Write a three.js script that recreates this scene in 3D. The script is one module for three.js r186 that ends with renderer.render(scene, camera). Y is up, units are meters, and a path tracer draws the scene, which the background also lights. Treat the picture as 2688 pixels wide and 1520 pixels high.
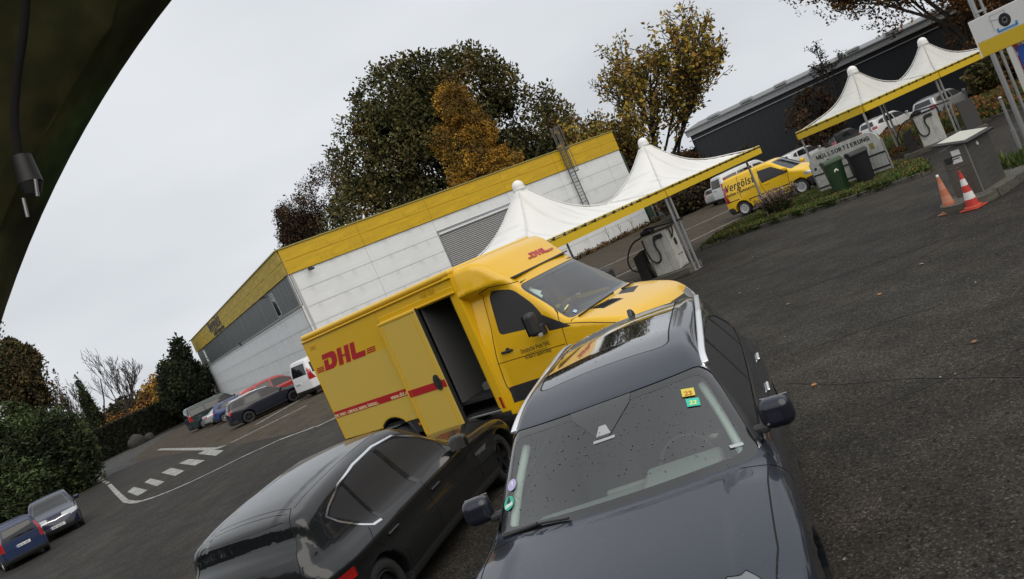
import * as THREE from 'three';
import { mergeGeometries } from 'three/addons/utils/BufferGeometryUtils.js';
import { RoundedBoxGeometry } from 'three/addons/geometries/RoundedBoxGeometry.js';
import { FontLoader } from 'three/addons/loaders/FontLoader.js';

// ---------------------------------------------------------------- camera, sky, sun, exposure
const scene = new THREE.Scene();
const camera = new THREE.PerspectiveCamera(41.63, 1024 / 579, 0.05, 900);
{ // looks along -z, tipped down a little, rolled by 24 degrees
  const p = 0.043, r = 0.4169, cp = Math.cos(p), sp = Math.sin(p), cr = Math.cos(r), sr = Math.sin(r);
  const fwd = new THREE.Vector3(0, -sp, -cp), up = new THREE.Vector3(0, cp, -sp), right = new THREE.Vector3(1, 0, 0);
  const cx = right.clone().multiplyScalar(cr).addScaledVector(up, -sr), cy = right.clone().multiplyScalar(sr).addScaledVector(up, cr);
  camera.position.set(0, 2.609, 0);
  camera.quaternion.setFromRotationMatrix(new THREE.Matrix4().makeBasis(cx, cy, fwd.negate()));
}
scene.add(camera);
const renderer = new THREE.WebGLRenderer({ antialias: true });
renderer.setSize(1024, 579);
renderer.toneMapping = THREE.LinearToneMapping;
renderer.toneMappingExposure = 1.16;
renderer.shadowMap.enabled = true;

// small seeded tools
function rng(seed) { let a = seed >>> 0; return () => { a = (a + 0x6D2B79F5) | 0; let t = Math.imul(a ^ (a >>> 15), 1 | a); t = (t + Math.imul(t ^ (t >>> 7), 61 | t)) ^ t; return ((t ^ (t >>> 14)) >>> 0) / 4294967296; }; }
const clamp = (x, a, b) => Math.max(a, Math.min(b, x)), lerp = (a, b, t) => a + (b - a) * t;
const sstep = (a, b, x) => { const t = clamp((x - a) / (b - a), 0, 1); return t * t * (3 - 2 * t); };
function hash3(x, y, z) { let h = Math.imul(x, 374761393) + Math.imul(y, 668265263) + Math.imul(z, 2147483647 ^ 0x5bd1e995); h = Math.imul(h ^ (h >>> 13), 1274126177); return ((h ^ (h >>> 16)) >>> 0) / 4294967296; }
function noise3(x, y, z, per = 0) {
  const xi = Math.floor(x), yi = Math.floor(y), zi = Math.floor(z), f = t => t * t * (3 - 2 * t), u = f(x - xi), v = f(y - yi), w = f(z - zi);
  const W = n => per ? ((n % per) + per) % per : n;
  const c = (i, j, k) => hash3(W(xi + i), W(yi + j), zi + k);
  return lerp(lerp(lerp(c(0, 0, 0), c(1, 0, 0), u), lerp(c(0, 1, 0), c(1, 1, 0), u), v), lerp(lerp(c(0, 0, 1), c(1, 0, 1), u), lerp(c(0, 1, 1), c(1, 1, 1), u), v), w);
}
function fbm(x, y, z, o = 4, per = 0) { let s = 0, a = .5, t = 0; for (let i = 0; i < o; i++) { s += a * noise3(x, y, z + i * 7, per); t += a; x *= 2; y *= 2; per *= 2; a *= .5; } return s / t; }

{ // overcast sky
  const W = 1024, H = 512, d = new Float32Array(W * H * 4);
  for (let j = 0; j < H; j++) for (let i = 0; i < W; i++) {
    const el = (j + .5) / H * Math.PI - Math.PI / 2, az = ((i + .5) / W - .5) * Math.PI * 2;
    const x = Math.cos(el) * Math.cos(az), y = Math.sin(el), z = Math.cos(el) * Math.sin(az);
    const yy = Math.max(y, 0.0), k = 1 / (yy + .22);
    let n = fbm(x * k * 1.1 + 9.3, z * k * 1.5 + 4.1, 3.3, 5) - .5;
    const m = fbm(x * 1.6 + 2.2, y * 4 + 1.1, z * 1.6 + 5, 3) - .5;
    let L = 0.575 + .15 * Math.pow(yy, .6) + n * .24 + m * .24;
    L += .06 * Math.exp(-((x + .25) ** 2 + (y - .34) ** 2 + (z + .9) ** 2) / .06);   // thinner cloud, upper left of the view
    L -= .07 * Math.exp(-((x - .42) ** 2 + (y - .3) ** 2 + (z + .85) ** 2) / .05);    // heavier cloud over the hall
    L += .20 * sstep(-.5, .9, z * .55 + x * .3 + y * .35) * sstep(0, .5, y);                        // brighter towards the hidden sun behind the viewer
    const t = clamp((L - .45) / .4, 0, 1), o = (j * W + i) * 4;
    let r = L * lerp(.93, .975, t), g = L * lerp(.985, 1.0, t), b = L * lerp(1.06, 1.03, t);
    if (y < 0) { const s = sstep(0, -.08, y); r = lerp(r, .09, s); g = lerp(g, .088, s); b = lerp(b, .085, s); }
    d[o] = r; d[o + 1] = g; d[o + 2] = b; d[o + 3] = 1;
  }
  const t = new THREE.DataTexture(d, W, H, THREE.RGBAFormat, THREE.FloatType);
  t.mapping = THREE.EquirectangularReflectionMapping; t.magFilter = THREE.LinearFilter; t.minFilter = THREE.LinearFilter; t.needsUpdate = true;
  scene.background = t; scene.environment = t;
}
const sun = new THREE.DirectionalLight(0xfff4e4, 1.4);
sun.position.set(30, 62, 34); sun.target.position.set(0, 0, -20); sun.castShadow = true;
sun.shadow.radius = 120; sun.shadow.mapSize.set(4096, 4096);
Object.assign(sun.shadow.camera, { left: -90, right: 90, top: 90, bottom: -90, near: 1, far: 300 });
scene.add(sun, sun.target);

// ---------------------------------------------------------------- naming and geometry helpers
const names = {};
function numbered(n) { const k = names[n] = (names[n] ?? -1) + 1; return k ? n + '_' + String(k).padStart(3, '0') : n; }
function shadow(o) { o.traverse(m => { if (m.isMesh) { m.castShadow = m.receiveShadow = true; } }); return o; }
function thing(name, label, category, pos = [0, 0, 0], turn = 0, group) {
  const o = new THREE.Group(); o.name = numbered(name); scene.add(o); o.position.set(...pos); o.rotation.y = turn;
  o.userData = { label, category }; if (group) o.userData.group = group; return o;
}
function part(name, geo, mat, parent, label) {
  const m = new THREE.Mesh(Array.isArray(geo) ? merge(geo) : geo, mat); m.name = name; m.castShadow = m.receiveShadow = true;
  if (label) m.userData.label = label; parent.add(m); return m;
}
function tag(o, label, category, group, kind) { o.userData = { ...o.userData, label, category }; if (group) o.userData.group = group; if (kind) o.userData.kind = kind; return o; }
function solo(name, geo, mat, label, category, group) { const m = part(numbered(name), geo, mat, scene); return tag(m, label, category, group); }
function struct(name, geo, mat, parent = scene) { const m = part(parent === scene ? numbered(name) : name, geo, mat, parent); if (parent === scene) m.userData.kind = 'structure'; return m; }
function stuff(m) { m.userData.kind = 'stuff'; return m; }
function copyThing(o, pos, turn, label, group) { const c = o.clone(); c.name = numbered(o.name.replace(/_\d{3}$/, '')); c.userData = { ...o.userData }; if (label) c.userData.label = label; if (group) c.userData.group = group; c.position.set(...pos); c.rotation.y = turn; scene.add(c); return c; }
function plain(g) { g = g.index ? g.toNonIndexed() : g; if (!g.attributes.normal) g.computeVertexNormals(); if (!g.attributes.uv) g.setAttribute('uv', new THREE.BufferAttribute(new Float32Array(g.attributes.position.count * 2), 2)); for (const k of Object.keys(g.attributes)) if (!['position', 'normal', 'uv'].includes(k)) g.deleteAttribute(k); return g; }
function merge(list) { return list.length === 1 ? list[0] : mergeGeometries(list.map(plain)); }
function box(w, h, d, x = 0, y = 0, z = 0, r = 0) { const g = r ? new RoundedBoxGeometry(w, h, d, 2, Math.min(r, w / 2.01, h / 2.01, d / 2.01)) : new THREE.BoxGeometry(w, h, d); g.translate(x, y, z); return g; }
const V = (x, y, z) => new THREE.Vector3(x, y, z);
function bar(a, b, r, seg = 8, r2 = r) { // round bar from a to b
  a = V(...a); b = V(...b); const d = b.clone().sub(a), L = d.length(); const g = new THREE.CylinderGeometry(r2, r, L, seg, 1); g.translate(0, L / 2, 0);
  g.applyQuaternion(new THREE.Quaternion().setFromUnitVectors(V(0, 1, 0), d.normalize())); g.translate(a.x, a.y, a.z); return g;
}
function beam(a, b, w, h) { // rectangular bar from a to b, h along y
  a = V(...a); b = V(...b); const d = b.clone().sub(a), L = d.length(), g = new THREE.BoxGeometry(L, h, w);
  const x = d.normalize(), z = V(x.z, 0, -x.x).normalize().negate(), y = z.clone().cross(x); g.applyMatrix4(new THREE.Matrix4().makeBasis(x, y, z)); const m = a.add(b).multiplyScalar(.5); g.translate(m.x, m.y, m.z); return g;
}
function tube(pts, r, seg = 24, rad = 8) { return new THREE.TubeGeometry(new THREE.CatmullRomCurve3(pts.map(p => V(...p))), seg, r, rad, false); }
function lathe(pts, seg = 24) { return new THREE.LatheGeometry(pts.map(p => new THREE.Vector2(...p)), seg); }
function extrude(pts, depth, bevel = 0, holes = []) { const s = new THREE.Shape(pts.map(p => new THREE.Vector2(...p))); for (const h of holes) s.holes.push(new THREE.Path(h.map(p => new THREE.Vector2(...p)))); return new THREE.ExtrudeGeometry(s, { depth, bevelEnabled: bevel > 0, bevelSize: bevel, bevelThickness: bevel, bevelSegments: 2, curveSegments: 10 }); }
function roundPoly(pts, r, n = 5) { // rounds the corners of a convex polygon
  const out = [], N = pts.length; const rr = Array.isArray(r) ? r : pts.map(() => r);
  for (let i = 0; i < N; i++) {
    const p = pts[i], a = pts[(i + N - 1) % N], b = pts[(i + 1) % N], la = Math.hypot(a[0] - p[0], a[1] - p[1]), lb = Math.hypot(b[0] - p[0], b[1] - p[1]);
    const k = Math.min(rr[i], la * .48, lb * .48); if (k < 1e-4) { out.push(p); continue; }
    const A = [p[0] + (a[0] - p[0]) / la * k, p[1] + (a[1] - p[1]) / la * k], B = [p[0] + (b[0] - p[0]) / lb * k, p[1] + (b[1] - p[1]) / lb * k];
    for (let j = 0; j <= n; j++) { const t = j / n; out.push([(1 - t) ** 2 * A[0] + 2 * t * (1 - t) * p[0] + t * t * B[0], (1 - t) ** 2 * A[1] + 2 * t * (1 - t) * p[1] + t * t * B[1]]); }
  }
  return out;
}
function grow(poly, d) { // offsets a convex polygon outwards
  const N = poly.length, s = Math.sign(area(poly)), out = [];
  for (let i = 0; i < N; i++) {
    const a = poly[(i + N - 1) % N], p = poly[i], b = poly[(i + 1) % N]; let e1 = [p[0] - a[0], p[1] - a[1]], e2 = [b[0] - p[0], b[1] - p[1]];
    const l1 = Math.hypot(...e1) || 1, l2 = Math.hypot(...e2) || 1; const n1 = [e1[1] / l1 * s, -e1[0] / l1 * s], n2 = [e2[1] / l2 * s, -e2[0] / l2 * s];
    let m = [n1[0] + n2[0], n1[1] + n2[1]]; const q = Math.max(.35, (m[0] * m[0] + m[1] * m[1]) / 2); out.push([p[0] + m[0] * d / q, p[1] + m[1] * d / q]);
  }
  return out;
}
function area(p) { let a = 0; for (let i = 0; i < p.length; i++) { const q = p[(i + 1) % p.length]; a += p[i][0] * q[1] - q[0] * p[i][1]; } return a / 2; }
const fontSans = await new FontLoader().loadAsync('fonts/droid/droid_sans_bold.typeface.json');
const fontRegular = await new FontLoader().loadAsync('fonts/droid/droid_sans_regular.typeface.json');
function text(str, size, { font = fontSans, slant = 0, depth = .004, sx = 1, center = true } = {}) {
  const g = new THREE.ExtrudeGeometry(font.generateShapes(str, size), { depth, bevelEnabled: false, curveSegments: 3 });
  g.computeBoundingBox(); const b = g.boundingBox; if (center) g.translate(-(b.min.x + b.max.x) / 2, -(b.min.y + b.max.y) / 2, 0);
  g.applyMatrix4(new THREE.Matrix4().set(sx, slant, 0, 0, 0, 1, 0, 0, 0, 0, 1, 0, 0, 0, 0, 1)); return g;
}

// ---------------------------------------------------------------- materials
function std(r, g, b, rough = .6, metal = 0, extra = {}) { const m = new THREE.MeshStandardMaterial({ roughness: rough, metalness: metal, ...extra }); m.color.setRGB(r, g, b); return m; }
function phys(r, g, b, rough, metal, extra = {}) { const m = new THREE.MeshPhysicalMaterial({ roughness: rough, metalness: metal, ...extra }); m.color.setRGB(r, g, b); return m; }
function faceFront(g) { return g.applyMatrix4(new THREE.Matrix4().set(0, -1, 0, 0, 0, 0, 1, 0, -1, 0, 0, 0, 0, 0, 0, 1)); } // lettering laid on a surface that faces local +x
function ribbon(pts, w, h, up = [0, 1, 0], n = 40) { // rounded flat bar along a curve
  const c = new THREE.CatmullRomCurve3(pts.map(p => V(...p))), K = 10, p = [], id = [], U = V(...up); const fr = i => { const t = i / n, q = c.getPoint(t), d = c.getTangent(t), s = d.clone().cross(U).normalize(), u = s.clone().cross(d).normalize(); return [q, s, u]; };
  for (let i = 0; i <= n; i++) { const [q, s, u] = fr(i); for (let k = 0; k < K; k++) { const a = k / K * Math.PI * 2, ca = Math.cos(a), sa = Math.sin(a), e = .6; const v = q.clone().addScaledVector(s, Math.sign(ca) * Math.abs(ca) ** e * w / 2).addScaledVector(u, Math.sign(sa) * Math.abs(sa) ** e * h / 2); p.push(v.x, v.y, v.z); } }
  for (let i = 0; i < n; i++) for (let k = 0; k < K; k++) { const a = i * K + k, b = i * K + (k + 1) % K; id.push(a, b, a + K, b, b + K, a + K); }
  for (const e of [0, n]) { const o = p.length / 3, [q] = fr(e); p.push(q.x, q.y, q.z); for (let k = 0; k < K; k++) { const a = e * K + k, b = e * K + (k + 1) % K; e ? id.push(a, b, o) : id.push(b, a, o); } }
  const g = new THREE.BufferGeometry(); g.setAttribute('position', new THREE.Float32BufferAttribute(p, 3)); g.setIndex(id); g.computeVertexNormals(); return plain(g);
}
const paint = (r, g, b, metal = .0, rough = .35, extra = {}) => phys(r, g, b, rough, metal, { specularIntensity: .5, clearcoat: .62, clearcoatRoughness: .04, ...extra });
function tex(w, h, fn, srgb = false, rx = 1, ry = 1) { // fn(u, v) -> [r, g, b] 0..1
  const d = new Uint8Array(w * h * 4);
  for (let j = 0; j < h; j++) for (let i = 0; i < w; i++) { const c = fn((i + .5) / w, (j + .5) / h), o = (j * w + i) * 4; for (let k = 0; k < 3; k++) d[o + k] = clamp(Math.round((c.length ? c[k] : c) * 255), 0, 255); d[o + 3] = 255; }
  const t = new THREE.DataTexture(d, w, h); t.wrapS = t.wrapT = THREE.RepeatWrapping; t.magFilter = THREE.LinearFilter; t.minFilter = THREE.LinearMipmapLinearFilter; t.generateMipmaps = true;
  if (srgb) t.colorSpace = THREE.SRGBColorSpace; t.repeat.set(rx, ry); t.needsUpdate = true; return t;
}
const M = {
  rubber: std(.018, .018, .019, .75), blackPlastic: std(.022, .022, .024, .55), gap: std(.006, .006, .007, .8), darkTrim: std(.03, .03, .032, .4),
  chrome: std(.78, .79, .8, .14, 1), satin: std(.62, .64, .66, .32, 1), steel: std(.42, .43, .44, .42, .85), zinc: std(.40, .41, .42, .45, .75),
  glassDark: phys(.010, .012, .013, .04, 0, { ior: 1.6 }), glass: phys(.86, .93, .9, .02, 0, { transmission: 1, thickness: 0, ior: 1.85 }), glassTint: phys(.10, .115, .115, .02, 0, { transmission: 1, thickness: 0, ior: 1.55 }),
  glassWs: phys(.74, .84, .80, .02, 0, { transmission: 1, thickness: 0, ior: 2.0 }), lampClear: phys(.42, .44, .46, .08, .3, { clearcoat: 1 }), lampRed: phys(.36, .012, .012, .15, 0, { clearcoat: 1 }), lampOrange: phys(.7, .2, .02, .2, 0, { clearcoat: 1 }),
  plate: std(.72, .73, .72, .4), ink: std(.012, .012, .014, .5), alloy: std(.5, .51, .52, .32, .85), alloyDark: std(.03, .03, .032, .35, .6), lining: std(.10, .105, .10, .85), seat: std(.06, .063, .066, .8), dash: std(.20, .21, .205, .75), beige: std(.3, .28, .25, .8),
  white: std(.78, .78, .77, .5), plateBlue: std(.02, .06, .35, .4),
};
// ---------------------------------------------------------------- implicit bodies
function pchip(pts) { // monotone cubic through [x, y] points
  const n = pts.length, h = [], d = [], m = new Array(n).fill(0); for (let i = 0; i < n - 1; i++) { h[i] = pts[i + 1][0] - pts[i][0]; d[i] = (pts[i + 1][1] - pts[i][1]) / h[i]; }
  for (let i = 1; i < n - 1; i++) m[i] = d[i - 1] * d[i] <= 0 ? 0 : 3 * (h[i - 1] + h[i]) / ((2 * h[i] + h[i - 1]) / d[i - 1] + (h[i] + 2 * h[i - 1]) / d[i]);
  m[0] = d[0]; m[n - 1] = d[n - 2];
  return x => { if (x <= pts[0][0]) return pts[0][1] + m[0] * (x - pts[0][0]); if (x >= pts[n - 1][0]) return pts[n - 1][1] + m[n - 1] * (x - pts[n - 1][0]);
    let i = 0; while (x > pts[i + 1][0]) i++; const t = (x - pts[i][0]) / h[i], a = (1 - t) ** 2; return (1 + 2 * t) * a * pts[i][1] + t * a * h[i] * m[i] + t * t * (3 - 2 * t) * pts[i + 1][1] + t * t * (t - 1) * h[i] * m[i + 1]; };
}
function lut(pts, lo, hi, n = 600) { const f = pchip(pts), a = new Float64Array(n + 2); for (let i = 0; i <= n + 1; i++) a[i] = f(lo + (hi - lo) * i / n); return x => { const t = clamp((x - lo) / (hi - lo) * n, 0, n - 1e-9), i = t | 0; return a[i] + (a[i + 1] - a[i]) * (t - i); }; }
const fillet = (a, b, r) => a < r && b < r ? r - Math.hypot(r - a, r - b) : Math.min(a, b);
const smin = (a, b, k) => { const h = Math.max(k - Math.abs(a - b), 0) / k; return Math.min(a, b) - h * h * k * .25; };
function bodyField(s) {
  const X0 = s.x0 - .2, X1 = s.x1 + .2, top = lut(s.top, X0, X1 + .6), half = lut(s.half, X0, X1), off = lut(s.side, 0, s.h + .3), xf = lut(s.front, 0, s.h + .3), xr = lut(s.rear, 0, s.h + .3);
  const kf = s.kf ?? .2, kr = s.kr ?? .12, xm = s.xm ?? 0, crown = s.crown ?? .06, kN = s.kN ?? .18, kR = s.kR ?? .1, rT = s.rT ?? .07, y0 = s.y0 ?? .22;
  return (x, y, z) => {
    const az = Math.abs(z), t = sstep(xm - .6, xm + .6, x), xx = x + (kf * t - kr * (1 - t)) * z * z;
    const T = top(xx), sl = (top(xx + .02) - T) / .02, bump = s.bump ? s.bump(x, y, az) : 0;
    let f = (T - crown * z * z + bump - y) / Math.sqrt(1 + Math.min(sl * sl, 9));
    let w = half(x) + off(y); if (s.flare) w += s.flare(x, y);
    f = fillet(f, w - az, rT);
    f = fillet(f, xf(y) - kN * z * z - x, s.rF ?? .12); f = fillet(f, x - xr(y) - kR * z * z, s.rR ?? .1);
    f = fillet(f, y - y0 - (s.rise ? s.rise(x) : 0), .04);
    if (s.wheels) for (const [wx, wy, wr] of s.wheels) f = Math.min(f, Math.max(Math.hypot(x - wx, y - wy) - wr, s.well - az));
    if (s.cut) f = Math.min(f, s.cut(x, y, z));
    return f;
  };
}
function gradOf(F, x, y, z, e = .003) { return [(F(x + e, y, z) - F(x - e, y, z)) / (2 * e), (F(x, y + e, z) - F(x, y - e, z)) / (2 * e), (F(x, y, z + e) - F(x, y, z - e)) / (2 * e)]; }
function surface(F, lo, hi, c) { // surface nets with the vertices drawn onto F = 0
  const nx = Math.ceil((hi[0] - lo[0]) / c) + 1, ny = Math.ceil((hi[1] - lo[1]) / c) + 1, nz = Math.ceil((hi[2] - lo[2]) / c) + 1, v = new Float32Array(nx * ny * nz), id = (i, j, k) => (k * ny + j) * nx + i;
  for (let k = 0; k < nz; k++) for (let j = 0; j < ny; j++) for (let i = 0; i < nx; i++) v[id(i, j, k)] = F(lo[0] + i * c, lo[1] + j * c, lo[2] + k * c);
  const cell = new Int32Array(nx * ny * nz).fill(-1), pos = [], nor = [], E = [[0, 1], [2, 3], [4, 5], [6, 7], [0, 2], [1, 3], [4, 6], [5, 7], [0, 4], [1, 5], [2, 6], [3, 7]];
  for (let k = 0; k < nz - 1; k++) for (let j = 0; j < ny - 1; j++) for (let i = 0; i < nx - 1; i++) {
    const q = []; let s = 0; for (let a = 0; a < 8; a++) { const w = v[id(i + (a & 1), j + (a >> 1 & 1), k + (a >> 2))]; q.push(w); if (w > 0) s++; } if (s === 0 || s === 8) continue;
    let x = 0, y = 0, z = 0, n = 0; for (const [a, b] of E) if ((q[a] > 0) !== (q[b] > 0)) { const t = q[a] / (q[a] - q[b]); x += lerp(a & 1, b & 1, t); y += lerp(a >> 1 & 1, b >> 1 & 1, t); z += lerp(a >> 2, b >> 2, t); n++; }
    x = lo[0] + (i + x / n) * c; y = lo[1] + (j + y / n) * c; z = lo[2] + (k + z / n) * c; let g; const ox = x, oy = y, oz = z;
    for (let it = 0; it < 3; it++) { g = gradOf(F, x, y, z); const f = F(x, y, z), l = Math.max(.2, g[0] ** 2 + g[1] ** 2 + g[2] ** 2), m = clamp(-f / l, -c, c); x += g[0] * m; y += g[1] * m; z += g[2] * m; }
    if (Math.hypot(x - ox, y - oy, z - oz) > c * 1.2) { x = ox; y = oy; z = oz; }
    g = gradOf(F, x, y, z); const L = -Math.hypot(...g) || -1; cell[id(i, j, k)] = pos.length / 3; pos.push(x, y, z); nor.push(g[0] / L, g[1] / L, g[2] / L);
  }
  const tri = [], C = (i, j, k) => cell[id(i, j, k)], quad = (a, b, c2, d, flip) => { if (a < 0 || b < 0 || c2 < 0 || d < 0) return; flip ? tri.push(a, c2, b, a, d, c2) : tri.push(a, b, c2, a, c2, d); };
  for (let k = 1; k < nz - 1; k++) for (let j = 1; j < ny - 1; j++) for (let i = 1; i < nx - 1; i++) {
    const a = v[id(i, j, k)] > 0; if (a !== v[id(i + 1, j, k)] > 0) quad(C(i, j - 1, k - 1), C(i, j, k - 1), C(i, j, k), C(i, j - 1, k), !a);
    if (a !== v[id(i, j + 1, k)] > 0) quad(C(i - 1, j, k - 1), C(i - 1, j, k), C(i, j, k), C(i, j, k - 1), !a);
    if (a !== v[id(i, j, k + 1)] > 0) quad(C(i - 1, j - 1, k), C(i, j - 1, k), C(i, j, k), C(i - 1, j, k), !a);
  }
  return { pos, nor, tri };
}
function fieldGeometry(F, lo, hi, c) { const s = surface(F, lo, hi, c), g = new THREE.BufferGeometry(); g.setAttribute('position', new THREE.Float32BufferAttribute(s.pos, 3)); g.setAttribute('normal', new THREE.Float32BufferAttribute(s.nor, 3)); g.setAttribute('uv', new THREE.Float32BufferAttribute(new Float32Array(s.pos.length / 3 * 2), 2)); g.setIndex(s.tri); return g; }
class Skin { // a triangle soup from which regions are cut out along polygons
  constructor(s) { this.t = []; for (let i = 0; i < s.tri.length; i += 3) this.t.push([0, 1, 2].map(k => { const n = s.tri[i + k] * 3; return [s.pos[n], s.pos[n + 1], s.pos[n + 2], s.nor[n], s.nor[n + 1], s.nor[n + 2]]; })); }
  cut(proj, test, poly) { // returns the triangles inside the polygon and keeps the rest
    if (area(poly) < 0) poly = poly.slice().reverse();
    let u0 = 1e9, u1 = -1e9, v0 = 1e9, v1 = -1e9; for (const p of poly) { u0 = Math.min(u0, p[0]); u1 = Math.max(u1, p[0]); v0 = Math.min(v0, p[1]); v1 = Math.max(v1, p[1]); }
    const keep = [], got = [];
    for (const t of this.t) {
      const P = t.map(p => proj(p[0], p[1], p[2]));
      if (Math.max(P[0][0], P[1][0], P[2][0]) < u0 || Math.min(P[0][0], P[1][0], P[2][0]) > u1 || Math.max(P[0][1], P[1][1], P[2][1]) < v0 || Math.min(P[0][1], P[1][1], P[2][1]) > v1 || !test((t[0][0] + t[1][0] + t[2][0]) / 3, (t[0][1] + t[1][1] + t[2][1]) / 3, (t[0][2] + t[1][2] + t[2][2]) / 3, (t[0][3] + t[1][3] + t[2][3]) / 3, (t[0][4] + t[1][4] + t[2][4]) / 3, (t[0][5] + t[1][5] + t[2][5]) / 3)) { keep.push(t); continue; }
      let ins = t.map((p, i) => [p, P[i]]); const outs = [];
      for (let e = 0; e < poly.length && ins.length; e++) {
        const a = poly[e], b = poly[(e + 1) % poly.length], side = q => (b[0] - a[0]) * (q[1] - a[1]) - (b[1] - a[1]) * (q[0] - a[0]); const I = [], O = [];
        for (let i = 0; i < ins.length; i++) { const p = ins[i], q = ins[(i + 1) % ins.length], sp = side(p[1]), sq = side(q[1]); (sp >= 0 ? I : O).push(p);
          if ((sp >= 0) !== (sq >= 0)) { const k = sp / (sp - sq), m = [p[0].map((c, n) => c + (q[0][n] - c) * k), [p[1][0] + (q[1][0] - p[1][0]) * k, p[1][1] + (q[1][1] - p[1][1]) * k]]; I.push(m); O.push(m); } }
        if (O.length > 2) outs.push(O); ins = I;
      }
      if (ins.length < 3) { keep.push(t); continue; }
      for (let i = 1; i < ins.length - 1; i++) got.push([ins[0][0], ins[i][0], ins[i + 1][0]]);
      for (const o of outs) for (let i = 1; i < o.length - 1; i++) keep.push([o[0][0], o[i][0], o[i + 1][0]]);
    }
    this.t = keep; return got;
  }
}
function soup(tris, inset = 0) { // geometry of cut triangles, moved inwards by inset
  const p = new Float32Array(tris.length * 9), n = new Float32Array(tris.length * 9); let o = 0;
  for (const t of tris) for (const v of t) { const l = Math.hypot(v[3], v[4], v[5]) || 1; for (let k = 0; k < 3; k++) { n[o + k] = v[3 + k] / l; p[o + k] = v[k] - inset * v[3 + k] / l; } o += 3; }
  const g = new THREE.BufferGeometry(); g.setAttribute('position', new THREE.BufferAttribute(p, 3)); g.setAttribute('normal', new THREE.BufferAttribute(n, 3)); g.setAttribute('uv', new THREE.BufferAttribute(new Float32Array(tris.length * 6), 2)); return g;
}
const onSide = s => (x, y, z, nx, ny, nz) => nz * s > .12 && z * s > 0.2, sideProj = (x, y) => [x, y];
const onFront = (x, y, z, nx) => nx > .15, onRear = (x, y, z, nx) => nx < -.15, endProj = (x, y, z) => [z, y];
const onTop = (x, y, z, nx, ny) => ny > .12, topProj = (x, y, z) => [x, z];
function strip(pts, w) { // thin convex quads along a polyline
  const out = []; for (let i = 0; i < pts.length - 1; i++) { const [a, b] = [pts[i], pts[i + 1]], L = Math.hypot(b[0] - a[0], b[1] - a[1]) || 1, n = [-(b[1] - a[1]) / L * w / 2, (b[0] - a[0]) / L * w / 2], d = [(b[0] - a[0]) / L * w * .3, (b[1] - a[1]) / L * w * .3]; out.push([[a[0] - n[0] - d[0], a[1] - n[1] - d[1]], [b[0] - n[0] + d[0], b[1] - n[1] + d[1]], [b[0] + n[0] + d[0], b[1] + n[1] + d[1]], [a[0] + n[0] - d[0], a[1] + n[1] - d[1]]]); } return out;
}
const mir = p => p.map(([z, y]) => [-z, y]);
function makeWheel(parent, x, z, r, w, rimMat, spokes = 5, cap = false) { // wheel > rim
  const s = Math.sign(z), R = r * .66, g = lathe([[R, -w / 2 + .02], [R + .015, -w / 2], [r - .035, -w / 2], [r - .008, -w / 2 + .03], [r, -w / 2 + .06], [r, w / 2 - .06], [r - .008, w / 2 - .03], [r - .035, w / 2], [R + .015, w / 2], [R, w / 2 - .02]], 32); g.rotateX(Math.PI / 2);
  const wh = part('wheel', g, M.rubber, parent); wh.position.set(x, r, z);
  const parts = [lathe([[R, -.09], [R, .075], [R - .02, .085], [R - .03, .07], [R - .03, -.09]], 32), lathe([[.001, .05], [.05, .05], [.06, .03], [.06, -.02]], 16)];
  for (let i = 0; i < spokes; i++) { const a = i / spokes * Math.PI * 2; const b = box(R - .05, .03, cap ? R * .62 : R * .3, (R - .05) / 2 + .03, .035, 0); b.rotateY(a); parts.push(b); }
  for (const p of parts) { p.rotateX(Math.PI / 2); if (s < 0) p.rotateY(Math.PI); p.translate(0, 0, s * (w / 2 - .09)); }
  part('rim', parts, rimMat, wh);
  const disc = new THREE.CylinderGeometry(R - .02, R - .02, .02, 24); disc.rotateX(Math.PI / 2); disc.translate(0, 0, s * (w / 2 - .16)); part('brake_disc', disc, M.alloyDark, wh);
}
function plateOn(parent, x, y, z, w, tilt, str, front) {
  const p = part('number_plate', box(.02, .11, w, 0, 0, 0, .006), M.plate, parent); p.position.set(x, y, z); p.rotation.z = tilt; const s = front ? 1 : -1;
  if (str) { const t = text(str, .062, { depth: .003 }); t.rotateY(s * Math.PI / 2); t.translate(s * .010, 0, 0); part('lettering', t, M.ink, p); const b = box(.004, .1, .035, s * .010, 0, s * (w / 2 - .022)); part('plate_band', b, M.plateBlue, p); }
}
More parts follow.
